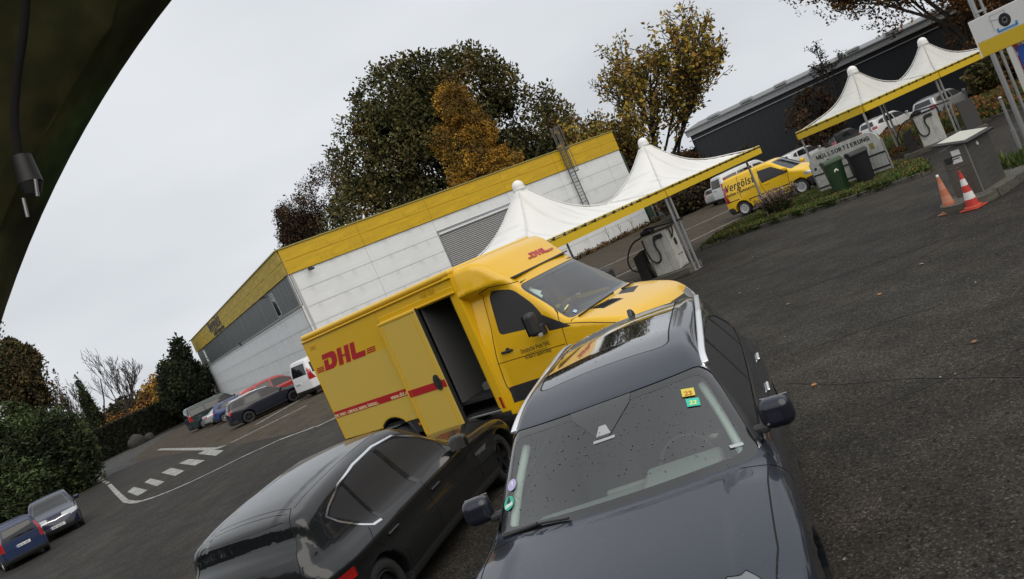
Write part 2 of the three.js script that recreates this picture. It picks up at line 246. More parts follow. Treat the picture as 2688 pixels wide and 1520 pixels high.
function buildCar(root, s, mat) { // body, glazing, lamps, wheels of one car; s gives the shape and the cut lines
  const F = bodyField(s), sk = new Skin(surface(F, [s.x0 - .12, .1, -s.w - .12], [s.x1 + .12, s.h + .12, s.w + .12], s.cell ?? .06));
  const add = (name, tris, m, inset = .006, parent = root) => tris.length ? part(name, soup(tris, inset), m, parent) : null;
  const kf = s.kf ?? .2, kr = s.kr ?? .12, wsProj = (x, y, z) => [x + kf * z * z, z], rwProj = s.rwTop ? (x, y, z) => [x - kr * z * z, z] : endProj;
  const glass = s.glass ?? M.glassDark;
  for (const [q, m, n] of s.wsParts ?? []) add(n, sk.cut(wsProj, (x, y, z, nx, ny) => ny > .1 && nx > .1, q), m, .002);
  if (s.ws) { const [xb, wb, xt, wt, r] = s.ws, q = roundPoly([[xb, -wb], [xb, wb], [xt, wt], [xt, -wt]], r ?? .1), in2 = roundPoly(grow([[xb, -wb], [xb, wb], [xt, wt], [xt, -wt]], -(s.wsBand ?? .05)), r ?? .1);
    add('windscreen', sk.cut(wsProj, (x, y, z, nx, ny) => ny > .1 && nx > .1, in2), s.wsGlass ?? glass, .006); add('windscreen_band', sk.cut(wsProj, (x, y, z, nx, ny) => ny > .1 && nx > .1, q), M.darkTrimGloss, .005); }
  if (s.rw) for (const q of s.rw) { add('rear_window', sk.cut(rwProj, onRear, grow(q, -.025)), s.rwGlass ?? glass, .008); add('window_seal', sk.cut(rwProj, onRear, q), M.blackPlastic, .004); }
  for (const d of [1, -1]) {
    for (const q of s.windows ?? []) { add('side_window', sk.cut(sideProj, onSide(d), grow(q, -(s.sealW ?? .02))), s.sideGlass ?? glass, .008); add('window_seal', sk.cut(sideProj, onSide(d), q), M.blackPlastic, .003); }
    for (const [q, m, n] of s.sideParts ?? []) add(n, sk.cut(sideProj, onSide(d), q), m, .002);
    for (const [q, m, n] of s.frontParts ?? []) add(n, sk.cut(endProj, onFront, d > 0 ? q : mir(q)), m, .002);
    for (const [q, m, n] of s.rearParts ?? []) add(n, sk.cut(endProj, onRear, d > 0 ? q : mir(q)), m, .002);
    for (const l of s.lines ?? []) { const lines = []; for (const q of strip(l, s.gapW ?? .012)) lines.push(...sk.cut(sideProj, onSide(d), q)); add('door_gap', lines, M.gap, .004); }
    for (const [x, y] of s.handles ?? []) { let z = s.w; while (F(x, y, z * d) < 0 && z > .3) z -= .004; part('door_handle', box(.2, .028, .03, x, y, d * (z + .012), .012), s.handleMat ?? mat, root); }
  }
  for (const l of s.topLines ?? []) { const tl = []; for (const q of strip(l, s.gapW ?? .012)) tl.push(...sk.cut(topProj, onTop, q)); add('panel_gap', tl, M.gap, .004); }
  for (const l of s.rearLines ?? []) { const rl = []; for (const q of strip(l, s.gapW ?? .012)) rl.push(...sk.cut(endProj, onRear, q)); add('panel_gap', rl, M.gap, .004); }
  if (s.extra) s.extra(sk, add, F);
  const low = sk.cut((x, y, z) => [x, y], () => true, [[s.x0 - 1, -1], [s.x1 + 1, -1], [s.x1 + 1, s.sill ?? .3], [s.x0 - 1, s.sill ?? .3]]); add('lower_trim', low, M.blackPlastic, 0);
  const body = part('body', soup(sk.t), mat, root);
  for (const [x, , ] of s.wheels ?? []) for (const d of [1, -1]) makeWheel(root, x, d * (s.track ?? s.w - .14), s.tyre ?? .31, .2, s.rim ?? M.alloy, s.spokes ?? 5, s.cap);
  for (const d of [1, -1]) if (s.mirror) { const [x, y, z] = s.mirror; const mb = s.mirrorBox ?? [.15, .17, .22], g = box(...mb, 0, 0, 0, .065); const m = part('door_mirror', g, s.mirrorMat ?? mat, root); m.position.set(x, y, d * z); m.rotation.y = d * .18; part('mirror_arm', box(.07, .05, .14, .02, -.07, -d * .13, .02), M.blackPlastic, m); part('mirror_glass', box(.006, mb[1] - .04, mb[2] - .04, -mb[0] / 2 + .001, 0, 0), M.chrome, m); }
  return { F, body, add, sk };
}
M.darkTrimGloss = phys(.012, .012, .013, .12, 0, { clearcoat: 1, clearcoatRoughness: .05 });
// cloth, rails and a wheel behind clear glass
function cabin(root, { x = 0, y = .3, w = .7, dashX, dashY, seats, wheel, floor, lining = M.lining, wheelY, rear = 1 }) {
  part('dashboard', [box(.42, .26, w * 2, dashX, dashY - .15, 0, .07), box(.34, .09, .5, dashX - .06, dashY + .0, wheel, .04), box(.05, .2, .34, dashX - .18, dashY - .1, 0, .02)], M.dash, root);
  const st = new THREE.TorusGeometry(.185, .016, 8, 28), hub = box(.05, .09, .16, 0, 0, 0, .02), sp = box(.34, .03, .03, 0, 0, 0, .01); st.rotateY(Math.PI / 2); hub.rotateY(0); sp.rotateY(Math.PI / 2); const sw = part('steering_wheel', [st, hub, sp], M.blackPlastic, root); sw.position.set(dashX - .34, (wheelY ?? dashY) - .06, wheel); sw.rotation.z = .45;
  for (const [sx, sz] of seats) part('seat', [box(.5, .16, .5, sx, y + .22, sz, .07), (() => { const b = box(.14, .62, .48, 0, .31, 0, .06); b.rotateZ(.22); b.translate(sx - .22, y + .26, sz); return b; })(), box(.1, .2, .26, sx - .4, y + .98, sz, .05)], M.seat, root);
}
// ---------------------------------------------------------------- ground
function asphaltTex(n, base, seed, brown) {
  return tex(n, n, (u, v) => {
    const f = noise3(u * 340, v * 340, seed, 340), g = noise3(u * 170, v * 170, seed + 3, 170), b = fbm(u * 8, v * 8, seed + 9, 5, 8);
    let L = base * (.62 + .42 * b + .42 * (g - .5) + .5 * (f - .5)); if (f > .83) L *= 1.5; if (g < .13) L *= .55;
    const w = .5 + .5 * fbm(u * 5, v * 5, seed + 20, 3, 5); return [L * (1 + .10 * brown * w), L * (1 + .02 * brown * w), L * (1 - .10 * brown * w)];
  }, true);
}
const aMap = asphaltTex(1024, .199, 1, .85), aBump = tex(512, 512, (u, v) => { const f = noise3(u * 200, v * 200, 41, 200), g = noise3(u * 90, v * 90, 43, 90); return [.4 * f + .6 * g, 0, 0].map(() => .45 * f + .55 * g); });
function sheet(poly, y, cell, shade, ux = 4) { // flat polygon with a fine grid inside its bounds; shade(x, z) tints it
  const s = new THREE.ShapeGeometry(new THREE.Shape(poly.map(([x, z]) => new THREE.Vector2(x, -z)))); s.rotateX(-Math.PI / 2); s.translate(0, y, 0);
  const p = s.attributes.position, uv = s.attributes.uv; for (let i = 0; i < p.count; i++) uv.setXY(i, p.getX(i) / ux, p.getZ(i) / ux); return s;
}
{
  const g = new THREE.PlaneGeometry(1600, 1600); g.rotateX(-Math.PI / 2); g.translate(0, -.02, 0); struct('ground', g, std(.045, .043, .035, .95));
  // yard with broad stains and worn tracks as vertex tint
  const nx = 190, nz = 210, x0 = -75, x1 = 60, z0 = -125, z1 = 20, pos = [], uv = [], col = [], idx = [];
  for (let j = 0; j <= nz; j++) for (let i = 0; i <= nx; i++) {
    const t = i / nx * 2 - 1, x = lerp(x0, x1, i / nx), z = lerp(z1, z0, Math.pow(j / nz, 1.6)); pos.push(x, 0, z); uv.push(x / 3.2, z / 3.2);
    let s = .66 + .58 * fbm(x * .22 + 4, z * .22, 2, 4); { const u = x * .45 + z * .9, v = x * .9 - z * .45; s *= 1 + .30 * (fbm(u * .05 + 3, v * .55, 17, 3) - .5) + .16 * sstep(.55, .68, fbm(u * .12, v * .8, 21, 2)); if (fbm(x * .9, z * .9, 25, 2) > .66) s *= .86; } s += .16 * (fbm(x * .7, z * 1.1, 6, 3) - .5); const a = (x * .8 + z * .6); s *= 1 - .10 * sstep(.62, .75, fbm(a * .06, (z * .8 - x * .6) * .5, 9, 3));
    const w = sstep(.45, .6, fbm(x * .1 + 20, z * .1, 12, 3)); col.push(s * (1 + .04 * w), s, s * (1 - .05 * w));
  }
  for (let j = 0; j < nz; j++) for (let i = 0; i < nx; i++) { const a = j * (nx + 1) + i, b = a + 1, c = a + nx + 1, d = c + 1; idx.push(a, b, c, b, d, c); }
  const y = new THREE.BufferGeometry(); y.setAttribute('position', new THREE.Float32BufferAttribute(pos, 3)); y.setAttribute('uv', new THREE.Float32BufferAttribute(uv, 2)); y.setAttribute('color', new THREE.Float32BufferAttribute(col, 3)); y.setIndex(idx); y.computeVertexNormals();
  struct('asphalt_yard', y, new THREE.MeshPhysicalMaterial({ map: aMap, bumpMap: aBump, bumpScale: .006, roughness: .82, specularIntensity: .35, vertexColors: true }));
  const pm = asphaltTex(512, .262, 77, 1.9), paving = new THREE.MeshPhysicalMaterial({ specularIntensity: .35, map: pm, bumpMap: aBump, bumpScale: .006, roughness: .9 });
  struct('parking_area', sheet([[-31, -56], [-18.4, -38.9], [-13.3, -31.8], [-9.9, -27.4], [-7.1, -24.6], [-5, -24.5], [1, -26], [4.6, -26.6], [6.6, -27.6], [8.2, -29.4], [10.2, -31.2], [12.6, -34], [20, -44], [20, -62], [13, -68], [-13, -50], [-35, -85], [-39, -79]], .004, 1, null, 3), paving);
  const road = new THREE.MeshPhysicalMaterial({ specularIntensity: .35, map: asphaltTex(512, .29, 31, .1), roughness: .85 });
  struct('road_patch', sheet([[-48, -70], [-44, -83], [-40.5, -84], [-18.6, -40.6], [-26.4, -50.1], [-31, -50.8]], .003, 1, null, 3), road);
  for (const [q, k] of [[[[4.2, -13.4], [6.6, -12.2], [7.6, -13.9], [5.3, -15.6]], .88], [[[2.9, -9.6], [4.6, -8.9], [5.5, -10.3], [3.7, -11.2]], 1.10], [[[-12.5, -20.5], [-10.2, -19.6], [-9.6, -23.2], [-12.3, -24.2]], .9], [[[5.6, -19.2], [7.7, -18.2], [8.6, -20.2], [6.9, -21.6]], 1.1]]) { const m = new THREE.MeshPhysicalMaterial({ map: aMap, bumpMap: aBump, bumpScale: .006, roughness: .82, specularIntensity: .35 }); m.color.setScalar(k); struct('asphalt_patch', sheet(q.flatMap((p, i) => { const n = q[(i + 1) % 4], o = []; for (let j = 0; j < 9; j++) o.push([lerp(p[0], n[0], j / 9) + (hash3(i, j, 5) - .5) * .09, lerp(p[1], n[1], j / 9) + (hash3(i, j, 9) - .5) * .09]); return o; }), .0035, 1, null, 3.2), m); }
  // painted markings, worn
  const pmark = tex(256, 256, (u, v) => { const n = fbm(u * 10, v * 10, 4, 5, 10), f = noise3(u * 80, v * 80, 8, 80); const k = clamp(.55 + .6 * n - .25 * sstep(.6, .85, f), 0, 1); return [.66 * k, .66 * k, .64 * k]; }, true);
  const mark = new THREE.MeshStandardMaterial({ map: pmark, roughness: .8 }), R = rng(5);
  const line = (pts, w, y, m, name) => { const p = [], id = []; pts.forEach(([x, z], i) => { const a = pts[Math.max(i - 1, 0)], b = pts[Math.min(i + 1, pts.length - 1)], L = Math.hypot(b[0] - a[0], b[1] - a[1]), n = [-(b[1] - a[1]) / L * w / 2, (b[0] - a[0]) / L * w / 2]; p.push(x + n[0], y, z + n[1], x - n[0], y, z - n[1]); if (i) { const k = i * 2; id.push(k - 2, k - 1, k, k - 1, k + 1, k); } }); const g = new THREE.BufferGeometry(); g.setAttribute('position', new THREE.Float32BufferAttribute(p, 3)); const uu = []; for (let i = 0; i < p.length; i += 3) uu.push(p[i] * .7, p[i + 2] * .7); g.setAttribute('uv', new THREE.Float32BufferAttribute(uu, 2)); g.setIndex(id); g.computeVertexNormals(); if (g.attributes.normal.getY(0) < 0) { g.setIndex(id.map((v, i) => id[i - i % 3 + [0, 2, 1][i % 3]])); g.computeVertexNormals(); } return struct(name, g, m); };
  for (const z of [[[-18.19, -31.86], [-15.85, -28.26], [-15.75, -28.85], [-18.5, -33.0]], [[-17.88, -32.79], [-15.33, -28.77], [-15.19, -29.17], [-17.95, -33.5]], [[-17.55, -33.78], [-14.93, -29.57], [-14.78, -30.1], [-17.33, -34.3]], [[-17.2, -34.83], [-14.4, -30.26], [-14.1, -30.6], [-16.65, -34.75]], [[-16.53, -35.5], [-13.6, -30.53], [-13.55, -31.3], [-16.05, -35.6]]]) struct('zebra_stripe', sheet(z, .009, 1, null, 1.4), mark);
  line([[-24.3, -41.3], [-19.07, -32.71], [-16.37, -28.32], [-15.32, -26.85], [-14.65, -26.05], [-13.83, -25.45], [-13.02, -25.16], [-12.24, -25.12], [-11.49, -25.42], [-10.69, -25.8], [-9.33, -26.0], [-7.84, -25.2]], .2, .009, mark, 'lane_line');
  for (const [a, b] of [[[-31.0, -52.1], [-30.0, -50.4]], [[-29.1, -49.0], [-28.2, -47.5]], [[-27.5, -46.4], [-26.7, -45.1]], [[-26.1, -44.2], [-25.2, -42.8]]]) line([a, b], .2, .009, mark, 'lane_dash');
  line([[-28.2, -55.3], [-15.26, -34.35], [-14.31, -33.26]], .28, .010, mark, 'lane_line');
  line([[-14.05, -33.46], [-11.02, -35.63]], .26, .009, mark, 'bay_line'); line([[-7.73, -24.96], [-6.9, -25.2]], .2, .011, mark, 'bay_line'); line([[-14.29, -37.62], [-13.09, -41.42]], .26, .009, mark, 'bay_line');
  line([[4.4, -40.0], [7.45, -40.3], [11.17, -40.83], [14, -41.3]], .24, .009, mark, 'bay_line'); line([[3.6, -30.9], [7.23, -32.2], [9.34, -32.95], [12.2, -34.1]], .2, .009, mark, 'bay_line');
  // joints and cracks in the asphalt
  const seamM = std(.021, .020, .019, .85), wob = (pts, a) => { const o = []; for (let i = 0; i < pts.length - 1; i++) { const n = Math.max(2, Math.ceil(Math.hypot(pts[i + 1][0] - pts[i][0], pts[i + 1][1] - pts[i][1]) / .18)); for (let k = 0; k < n; k++) o.push([lerp(pts[i][0], pts[i + 1][0], k / n) + (R() - .5) * a, lerp(pts[i][1], pts[i + 1][1], k / n) + (R() - .5) * a]); } o.push(pts[pts.length - 1]); return o; };
  for (const [p, w, a] of [[[[2.42, -8.6], [2.69, -7.79], [3.11, -7.11], [3.53, -6.11], [4.3, -4.2]], .014, .02], [[[3.6, -12.3], [4.57, -11.65], [5.63, -11.28], [7.14, -10.9], [9, -10.4]], .016, .03], [[[1.8, -6.77], [2.21, -6.86], [2.94, -6.76], [4, -6.7]], .010, .03], [[[4.23, -17.78], [5.54, -15.39], [6.39, -12.54], [7.47, -11.34]], .02, .03], [[[8.63, -19.97], [7.15, -19.66], [5.34, -18.89]], .022, .06], [[[5.43, -20.28], [6.44, -20.62]], .03, .05], [[[5.35, -11.33], [6.89, -12.05], [7.9, -12.6]], .014, .05], [[[-18.43, -38.96], [-13.35, -31.85], [-9.89, -27.35], [-7.06, -24.5], [-5, -24.4]], .05, .06], [[[-12.4, -32.0], [-10.6, -24.26], [-10.31, -21.13]], .03, .08], [[[-20, -40], [-16, -35.5], [-17.5, -34.6], [-16.2, -33.6]], .03, .12], [[[2.6, -6.9], [3.2, -8.4], [4.1, -9.5], [5.4, -10.1]], .008, .05], [[[6, -16.5], [4.6, -13.5], [3.9, -11.4]], .010, .05]]) line(wob(p, a), w, .006, seamM, 'asphalt_joint');
}
function foliage(parent, name, spots, { leaf = .2, leaves = 6, r = .3, colors, seed = 1, up = 0, long = 1.6, mat }) { // spots: [x, y, z, scale]; clusters of bent leaves
  const R = rng(seed), list = []; for (let i = 0; i < leaves; i++) {
    const L = leaf * lerp(.75, 1.25, R()), w = L / long / 2, g = new THREE.BufferGeometry(); g.setAttribute('position', new THREE.Float32BufferAttribute([0, 0, 0, w, .12 * L, L * .45, 0, 0, L, -w, .12 * L, L * .45, 0, -.06 * L, L * .5], 3)); g.setIndex([0, 1, 4, 1, 2, 4, 2, 3, 4, 3, 0, 4]); g.setAttribute('uv', new THREE.Float32BufferAttribute(new Float32Array(10), 2));
    g.rotateX(lerp(-1.1, .5, R()) - up); g.rotateY(R() * 6.283); g.rotateZ((R() - .5) * 1.2 * (1 - up)); const q = [(R() - .5) * 2, (R() - .5) * 2, (R() - .5) * 2].map(v => v * r * .8); g.translate(...q); g.computeVertexNormals(); list.push(plain(g)); }
  const geo = mergeGeometries(list), m = new THREE.InstancedMesh(geo, mat ?? M.leaf, spots.length), d = new THREE.Object3D(), c = new THREE.Color();
  spots.forEach(([x, y, z, s = 1, t], i) => { d.position.set(x, y, z); d.rotation.set((R() - .5) * (up ? .3 : 1.6), R() * 6.283, (R() - .5) * (up ? .3 : 1.6)); d.scale.setScalar(s * lerp(.75, 1.25, R())); d.updateMatrix(); m.setMatrixAt(i, d.matrix); const k = colors[Math.min(colors.length - 1, Math.floor((t ?? R()) * colors.length))], b = lerp(.7, 1.3, R()); c.setRGB(k[0] * b, k[1] * b, k[2] * b); m.setColorAt(i, c); });
  m.name = name; m.castShadow = m.receiveShadow = true; m.userData.kind = 'stuff'; parent.add(m); return m;
}
M.leaf = new THREE.MeshStandardMaterial({ color: 0xffffff, roughness: 1, side: THREE.DoubleSide });
// ---------------------------------------------------------------- white and yellow workshop hall
M.wallWhite = new THREE.MeshStandardMaterial({ roughness: .55, map: tex(256, 256, (u, v) => { const s = fbm(u * 26, v * 3, 3, 4, 26), k = .90 - .05 * sstep(.5, .8, s) * sstep(.3, 1, v) - .05 * fbm(u * 6, v * 6, 9, 3, 6); return [k * .985, k, k * 1.005]; }, true) });
M.fascia = new THREE.MeshStandardMaterial({ roughness: .5, map: tex(256, 256, (u, v) => { const s = fbm(u * 34, v * 3, 13, 4, 34), k = 1 - .09 * sstep(.55, .85, s) * sstep(1, .2, v); const b = .92 + .16 * fbm(u * 5, v * 5, 2, 3, 5); return [.77 * k * b, .625 * k * b, .02 * k * b]; }, true) });
M.fasciaOld = new THREE.MeshStandardMaterial({ roughness: .6, map: tex(256, 256, (u, v) => { const s = fbm(u * 20, v * 3, 23, 4, 20), k = 1 - .30 * sstep(.5, .85, s) * sstep(1, .1, v); const b = .85 + .25 * fbm(u * 5, v * 5, 2, 3, 5); return [.72 * k * b, .61 * k * b, .10 * k * b]; }, true) });
{
  const H = 8.95, C = [-12.881, -49.49], E = [-39.2, -95.54], R1 = 32.24, yaw = .603, hall = thing('workshop_hall', 'large white panelled hall with a yellow roof band and grey roller door', 'building', [C[0], 0, C[1]], 0);
  const front = new THREE.Group(), left = new THREE.Group(); // only carry transforms while building
  const LX = Math.hypot(E[0] - C[0], E[1] - C[1]), ly = Math.atan2(-(C[1] - E[1]), C[0] - E[0]); // local x runs towards the corner
  const T = (g, side) => { if (side === 'f') g.rotateY(yaw); else { g.translate(-LX, 0, 0); g.rotateY(ly); } return g; };
  const n0 = .06, panel = (side, x0, x1, y0, y1, m, name, z = 0) => { const g = new THREE.BoxGeometry(x1 - x0 - .02, y1 - y0 - .022, n0), uv = g.attributes.uv, p = g.attributes.position; for (let i = 0; i < p.count; i++) uv.setXY(i, (p.getX(i) + x0 + x1) / 6, (p.getY(i) + (y1 - y0) / 2) / (y1 - y0) * .98 + .01); g.translate((x0 + x1) / 2, (y0 + y1) / 2, z - n0 / 2); return part(name, T(g, side), m, hall); };
  const rows = [.12, 1.2, 2.4, 3.6, 4.8, 6.0, 7.21], cols = [0, 5.8, 11.6, 18.9, 24.6, 30.3, R1];
  for (let i = 0; i < cols.length - 1; i++) { for (let j = 0; j < 6; j++) if (!(i === 2 && j < 5)) panel('f', cols[i], cols[i + 1], rows[j], rows[j + 1], M.wallWhite, 'wall_panel'); panel('f', cols[i], cols[i + 1], 7.21, 8.08, M.fascia, 'fascia_panel', .10); panel('f', cols[i], cols[i + 1], 8.08, H - .05, M.fascia, 'fascia_panel', .10); }
  const nL = 9, w = LX / nL; for (let i = 0; i < nL; i++) { for (let j = 0; j < 5; j++) { const y0 = j === 4 ? 4.78 : rows[j], y1 = j === 4 ? 5.0 : rows[j + 1]; if (j < 4) panel('l', i * w, (i + 1) * w, y0, y1, M.wallWhite, 'wall_panel'); } panel('l', i * w, (i + 1) * w, 4.8, 5.05, M.wallWhite, 'wall_panel'); panel('l', i * w, (i + 1) * w, 7.21, 8.08, M.fasciaOld, 'fascia_panel', .10); panel('l', i * w, (i + 1) * w, 8.08, H - .05, M.fasciaOld, 'fascia_panel', .10); }
  part('plinth', [T(box(R1, .12, .05, R1 / 2, .06, -.03), 'f'), T(box(LX, .12, .05, LX / 2, .06, -.03), 'l')], std(.2, .2, .2, .8), hall);
  part('roof_edge', [T(box(R1 + .1, .08, .34, R1 / 2, H, .0), 'f'), T(box(LX + .1, .08, .34, LX / 2, H, .0), 'l')], std(.30, .26, .08, .7), hall);
  part('wall_core', [T(box(R1, H - .2, .2, R1 / 2, H / 2 - .1, -.2), 'f'), T(box(LX, H - .2, .2, LX / 2, H / 2 - .1, -.2), 'l'), (() => { const g = T(box(.2, H - .1, 52, R1 - .1, H / 2 - .05, -26.1), 'f'); return g; })()], std(.42, .42, .42, .8), hall);
  { const g = new THREE.ShapeGeometry(new THREE.Shape([[0, 0], [R1 * Math.cos(yaw), R1 * Math.sin(yaw)], [R1 * Math.cos(yaw) + E[0] - C[0], R1 * Math.sin(yaw) + C[1] - E[1]], [E[0] - C[0], C[1] - E[1]]].map(p => new THREE.Vector2(...p)))); g.rotateX(-Math.PI / 2); g.translate(0, H - .1, 0); part('roof', g, std(.12, .12, .12, .9), hall); }
  // band of profiled glass on the left wall
  { const l = [], Rr = rng(3); for (let i = 0; i < 190; i++) { const x = i * LX / 190; l.push(T(box(LX / 190 * .86, 2.12, .05, x + LX / 380, 6.13, -.03 + Rr() * .012), 'l')); } stuff(part('profiled_glass', l, std(.075, .09, .088, .45), hall)); part('glass_backing', T(box(LX, 2.16, .04, LX / 2, 6.13, -.08), 'l'), std(.03, .034, .035, .7), hall);
    for (const x of [LX - 6.8, 5.2]) { const f = part('window_frame', [box(.08, 1.7, .1, x, 6.1, 0), box(.08, 1.7, .1, x + 1.2, 6.1, 0), box(1.28, .08, .1, x + .6, 6.95, 0), box(1.28, .08, .1, x + .6, 5.25, 0)].map(g => T(g, 'l')), std(.35, .37, .37, .5), hall); part('window_pane', T(box(1.12, 1.62, .03, x + .6, 6.1, .02), 'l'), M.glassDark, f); } 
    part('sill', T(box(LX, .1, .16, LX / 2, 5.08, .02), 'l'), std(.3, .3, .29, .7), hall); }
  // roller door
  { const l = []; for (let i = 0; i < 44; i++) { const g = new THREE.CylinderGeometry(.075, .075, 7.2, 8, 1, false); g.rotateZ(Math.PI / 2); g.scale(1, .9, .35); g.translate(15.25, .2 + i * .139, -.12); l.push(T(g, 'f')); } const d = stuff(part('roller_door', l, std(.10, .102, .105, .45, .3), hall)); part('door_frame', [T(box(7.4, .14, .12, 15.25, 6.27, -.03), 'f'), T(box(.12, 6.2, .12, 11.62, 3.1, -.03), 'f')], M.satin, hall); part('blue_pipe', T(box(.3, 6.0, .26, 19.0, 3.4, .14), 'f'), std(.03, .10, .36, .5), hall); }
  // ladder with safety cage
  { const lx = 25.55, m = std(.13, .135, .14, .5, .5), L = [], z = .26; for (const s of [0, .62]) L.push(T(bar([lx + s, 2.4, z], [lx + s, 10.9, z], .05, 6), 'f')); const lad = part('ladder', L, m, hall); for (let i = 0; i < 22; i++) part('rung', T(bar([lx, 2.6 + i * .3, z], [lx + .62, 2.6 + i * .3, z], .028, 6), 'f'), m, lad);
    for (const y of [4.2, 6.0, 7.6]) for (const s of [0, .62]) part('bracket', T(box(.05, .05, .3, lx + s, y, .12), 'f'), m, lad);
    const cage = part('safety_cage', [[.0, .62], [.31, .95], [.62, .62], [0, .30], [.62, .30]].map(([a, b]) => T(bar([lx + a, b > .8 || b === .62 ? 6.7 : 6.9, z + b - .12], [lx + a, 10.7, z + b - .12], .025, 6), 'f')), m, hall);
    for (const y of [6.75, 8.7, 10.65]) { const t = new THREE.TorusGeometry(.38, .038, 6, 20, Math.PI); t.rotateX(Math.PI / 2); t.scale(.82, 1, 1.9); t.translate(lx + .31, y, z + .05); part('hoop', T(t, 'f'), m, cage); } }
  // lettering on the fascia of the left wall
  { const x = 20.5, g = text('Vergölst', 1.15, { sx: 1.3, slant: .1, depth: .03 }); g.translate(x, 8.2, .11); const h = text('Reifen + Autoservice', .40, { depth: .03, sx: 1.3 }); h.translate(x + 1.2, 7.5, .11); part('lettering', [T(plain(g), 'l'), T(plain(h), 'l')], M.ink, hall); }
  part('wall_lamp', [T(box(.12, .12, .5, 1.45, 7.1, .3), 'f'), T(box(.3, .16, .24, 1.45, 7.0, .56, .03), 'f')], M.blackPlastic, hall); part('wall_lamp', [T(box(.1, .1, .4, LX - 8, 7.05, .25), 'l'), T(box(.16, .3, .16, LX - 24, 5.1, .14), 'l')], M.blackPlastic, hall);
  part('drainpipe', [T(bar([R1 + .35, 0, -.3], [R1 + .35, 7, -.3], .14, 10), 'f'), T(box(.5, 1.3, .5, R1 + .42, 1.2, .0, .04), 'f')], std(.03, .06, .04, .6), hall);
  { const R = rng(9), s = []; for (let i = 0; i < 900; i++) { const x = R() * 33, a = .603; const lz = .25 + R() * .9 * R(); s.push([C[0] + x * Math.cos(a) + lz * Math.sin(a), .02 + R() * .06, C[1] - x * Math.sin(a) + lz * Math.cos(a), .8 + R() * .6]); } const f = foliage(scene, 'leaf_litter', s, { leaf: .18, leaves: 5, r: .22, colors: [[.16, .085, .03], [.07, .045, .02], [.05, .06, .02], [.16, .08, .02]], seed: 5 }); tag(f, 'brown fallen leaves and weeds along the foot of the white hall', 'leaf litter', null, 'stuff'); }
  for (let i = 0; i < 3; i++) { const a = .603, x = 26.2 + i * 1.5, lz = .8, s = []; const px = C[0] + x * Math.cos(a) + lz * Math.sin(a), pz = C[1] - x * Math.sin(a) + lz * Math.cos(a); const o = thing('tall_weed', ['dry weed stalk by the hall wall, nearest the roller door', 'dry weed stalk by the hall wall, middle of three', 'dry weed stalk by the hall wall, nearest its corner'][i], 'weed', [px, 0, pz]); part('stem', [bar([0, 0, 0], [.05, 1.5 - i * .2, 0], .02, 5), bar([.03, .6, 0], [.2, 1.1, .1], .012, 5), bar([.03, .8, 0], [-.16, 1.3, -.1], .012, 5)], std(.1, .08, .05, .9), o); }
}
// ---------------------------------------------------------------- the two cars in front
function onSkin(F, x, z, y = 2.95) { while (F(x, y, z) < 0 && y > .2) y -= .002; const g = gradOf(F, x, y, z), l = -Math.hypot(...g); return { p: V(x, y, z), n: V(g[0] / l, g[1] / l, g[2] / l) }; }
function stickOn(mesh, F, x, z, lift, spin = 0) { const { p, n } = onSkin(F, x, z), X = V(n.y, -n.x, 0).normalize(), Z = X.clone().cross(n); mesh.quaternion.setFromRotationMatrix(new THREE.Matrix4().makeBasis(X, n, Z)); mesh.rotateY(spin); mesh.position.copy(p).addScaledVector(n, lift); }
function drops(F, parent, n, seed, pick, r0 = .003, r1 = .008) { // rain drops lying on the paint and glass
  const R = rng(seed), list = []; let tries = 0;
  while (list.length < n && tries++ < n * 6) { const q = pick(R), s = onSkin(F, q[0], q[1]); if (s.n.y < .2) continue; const r = lerp(r0, r1, R() ** 2), g = new THREE.SphereGeometry(r, 6, 4); g.scale(1 + R() * .5, .45, 1 + R() * .3); g.rotateY(R() * 3); g.applyQuaternion(new THREE.Quaternion().setFromUnitVectors(V(0, 1, 0), s.n)); g.translate(s.p.x, s.p.y, s.p.z); list.push(g); }
  return stuff(part('water_drops', list, M.water, parent));
}
M.matBlack = std(.01, .01, .011, .8); M.railBright = std(.86, .87, .88, .3, .9); M.lampGrey = std(.35, .36, .37, .3); M.mirrorNavy = paint(.016, .019, .030, .2, .3); M.frit = phys(.03, .031, .032, .12, 0, { clearcoat: 1 }); M.lampNear = phys(.16, .17, .18, .06, .3, { clearcoat: 1 }); M.water = phys(.03, .033, .036, .04, 0, { clearcoat: 1 });
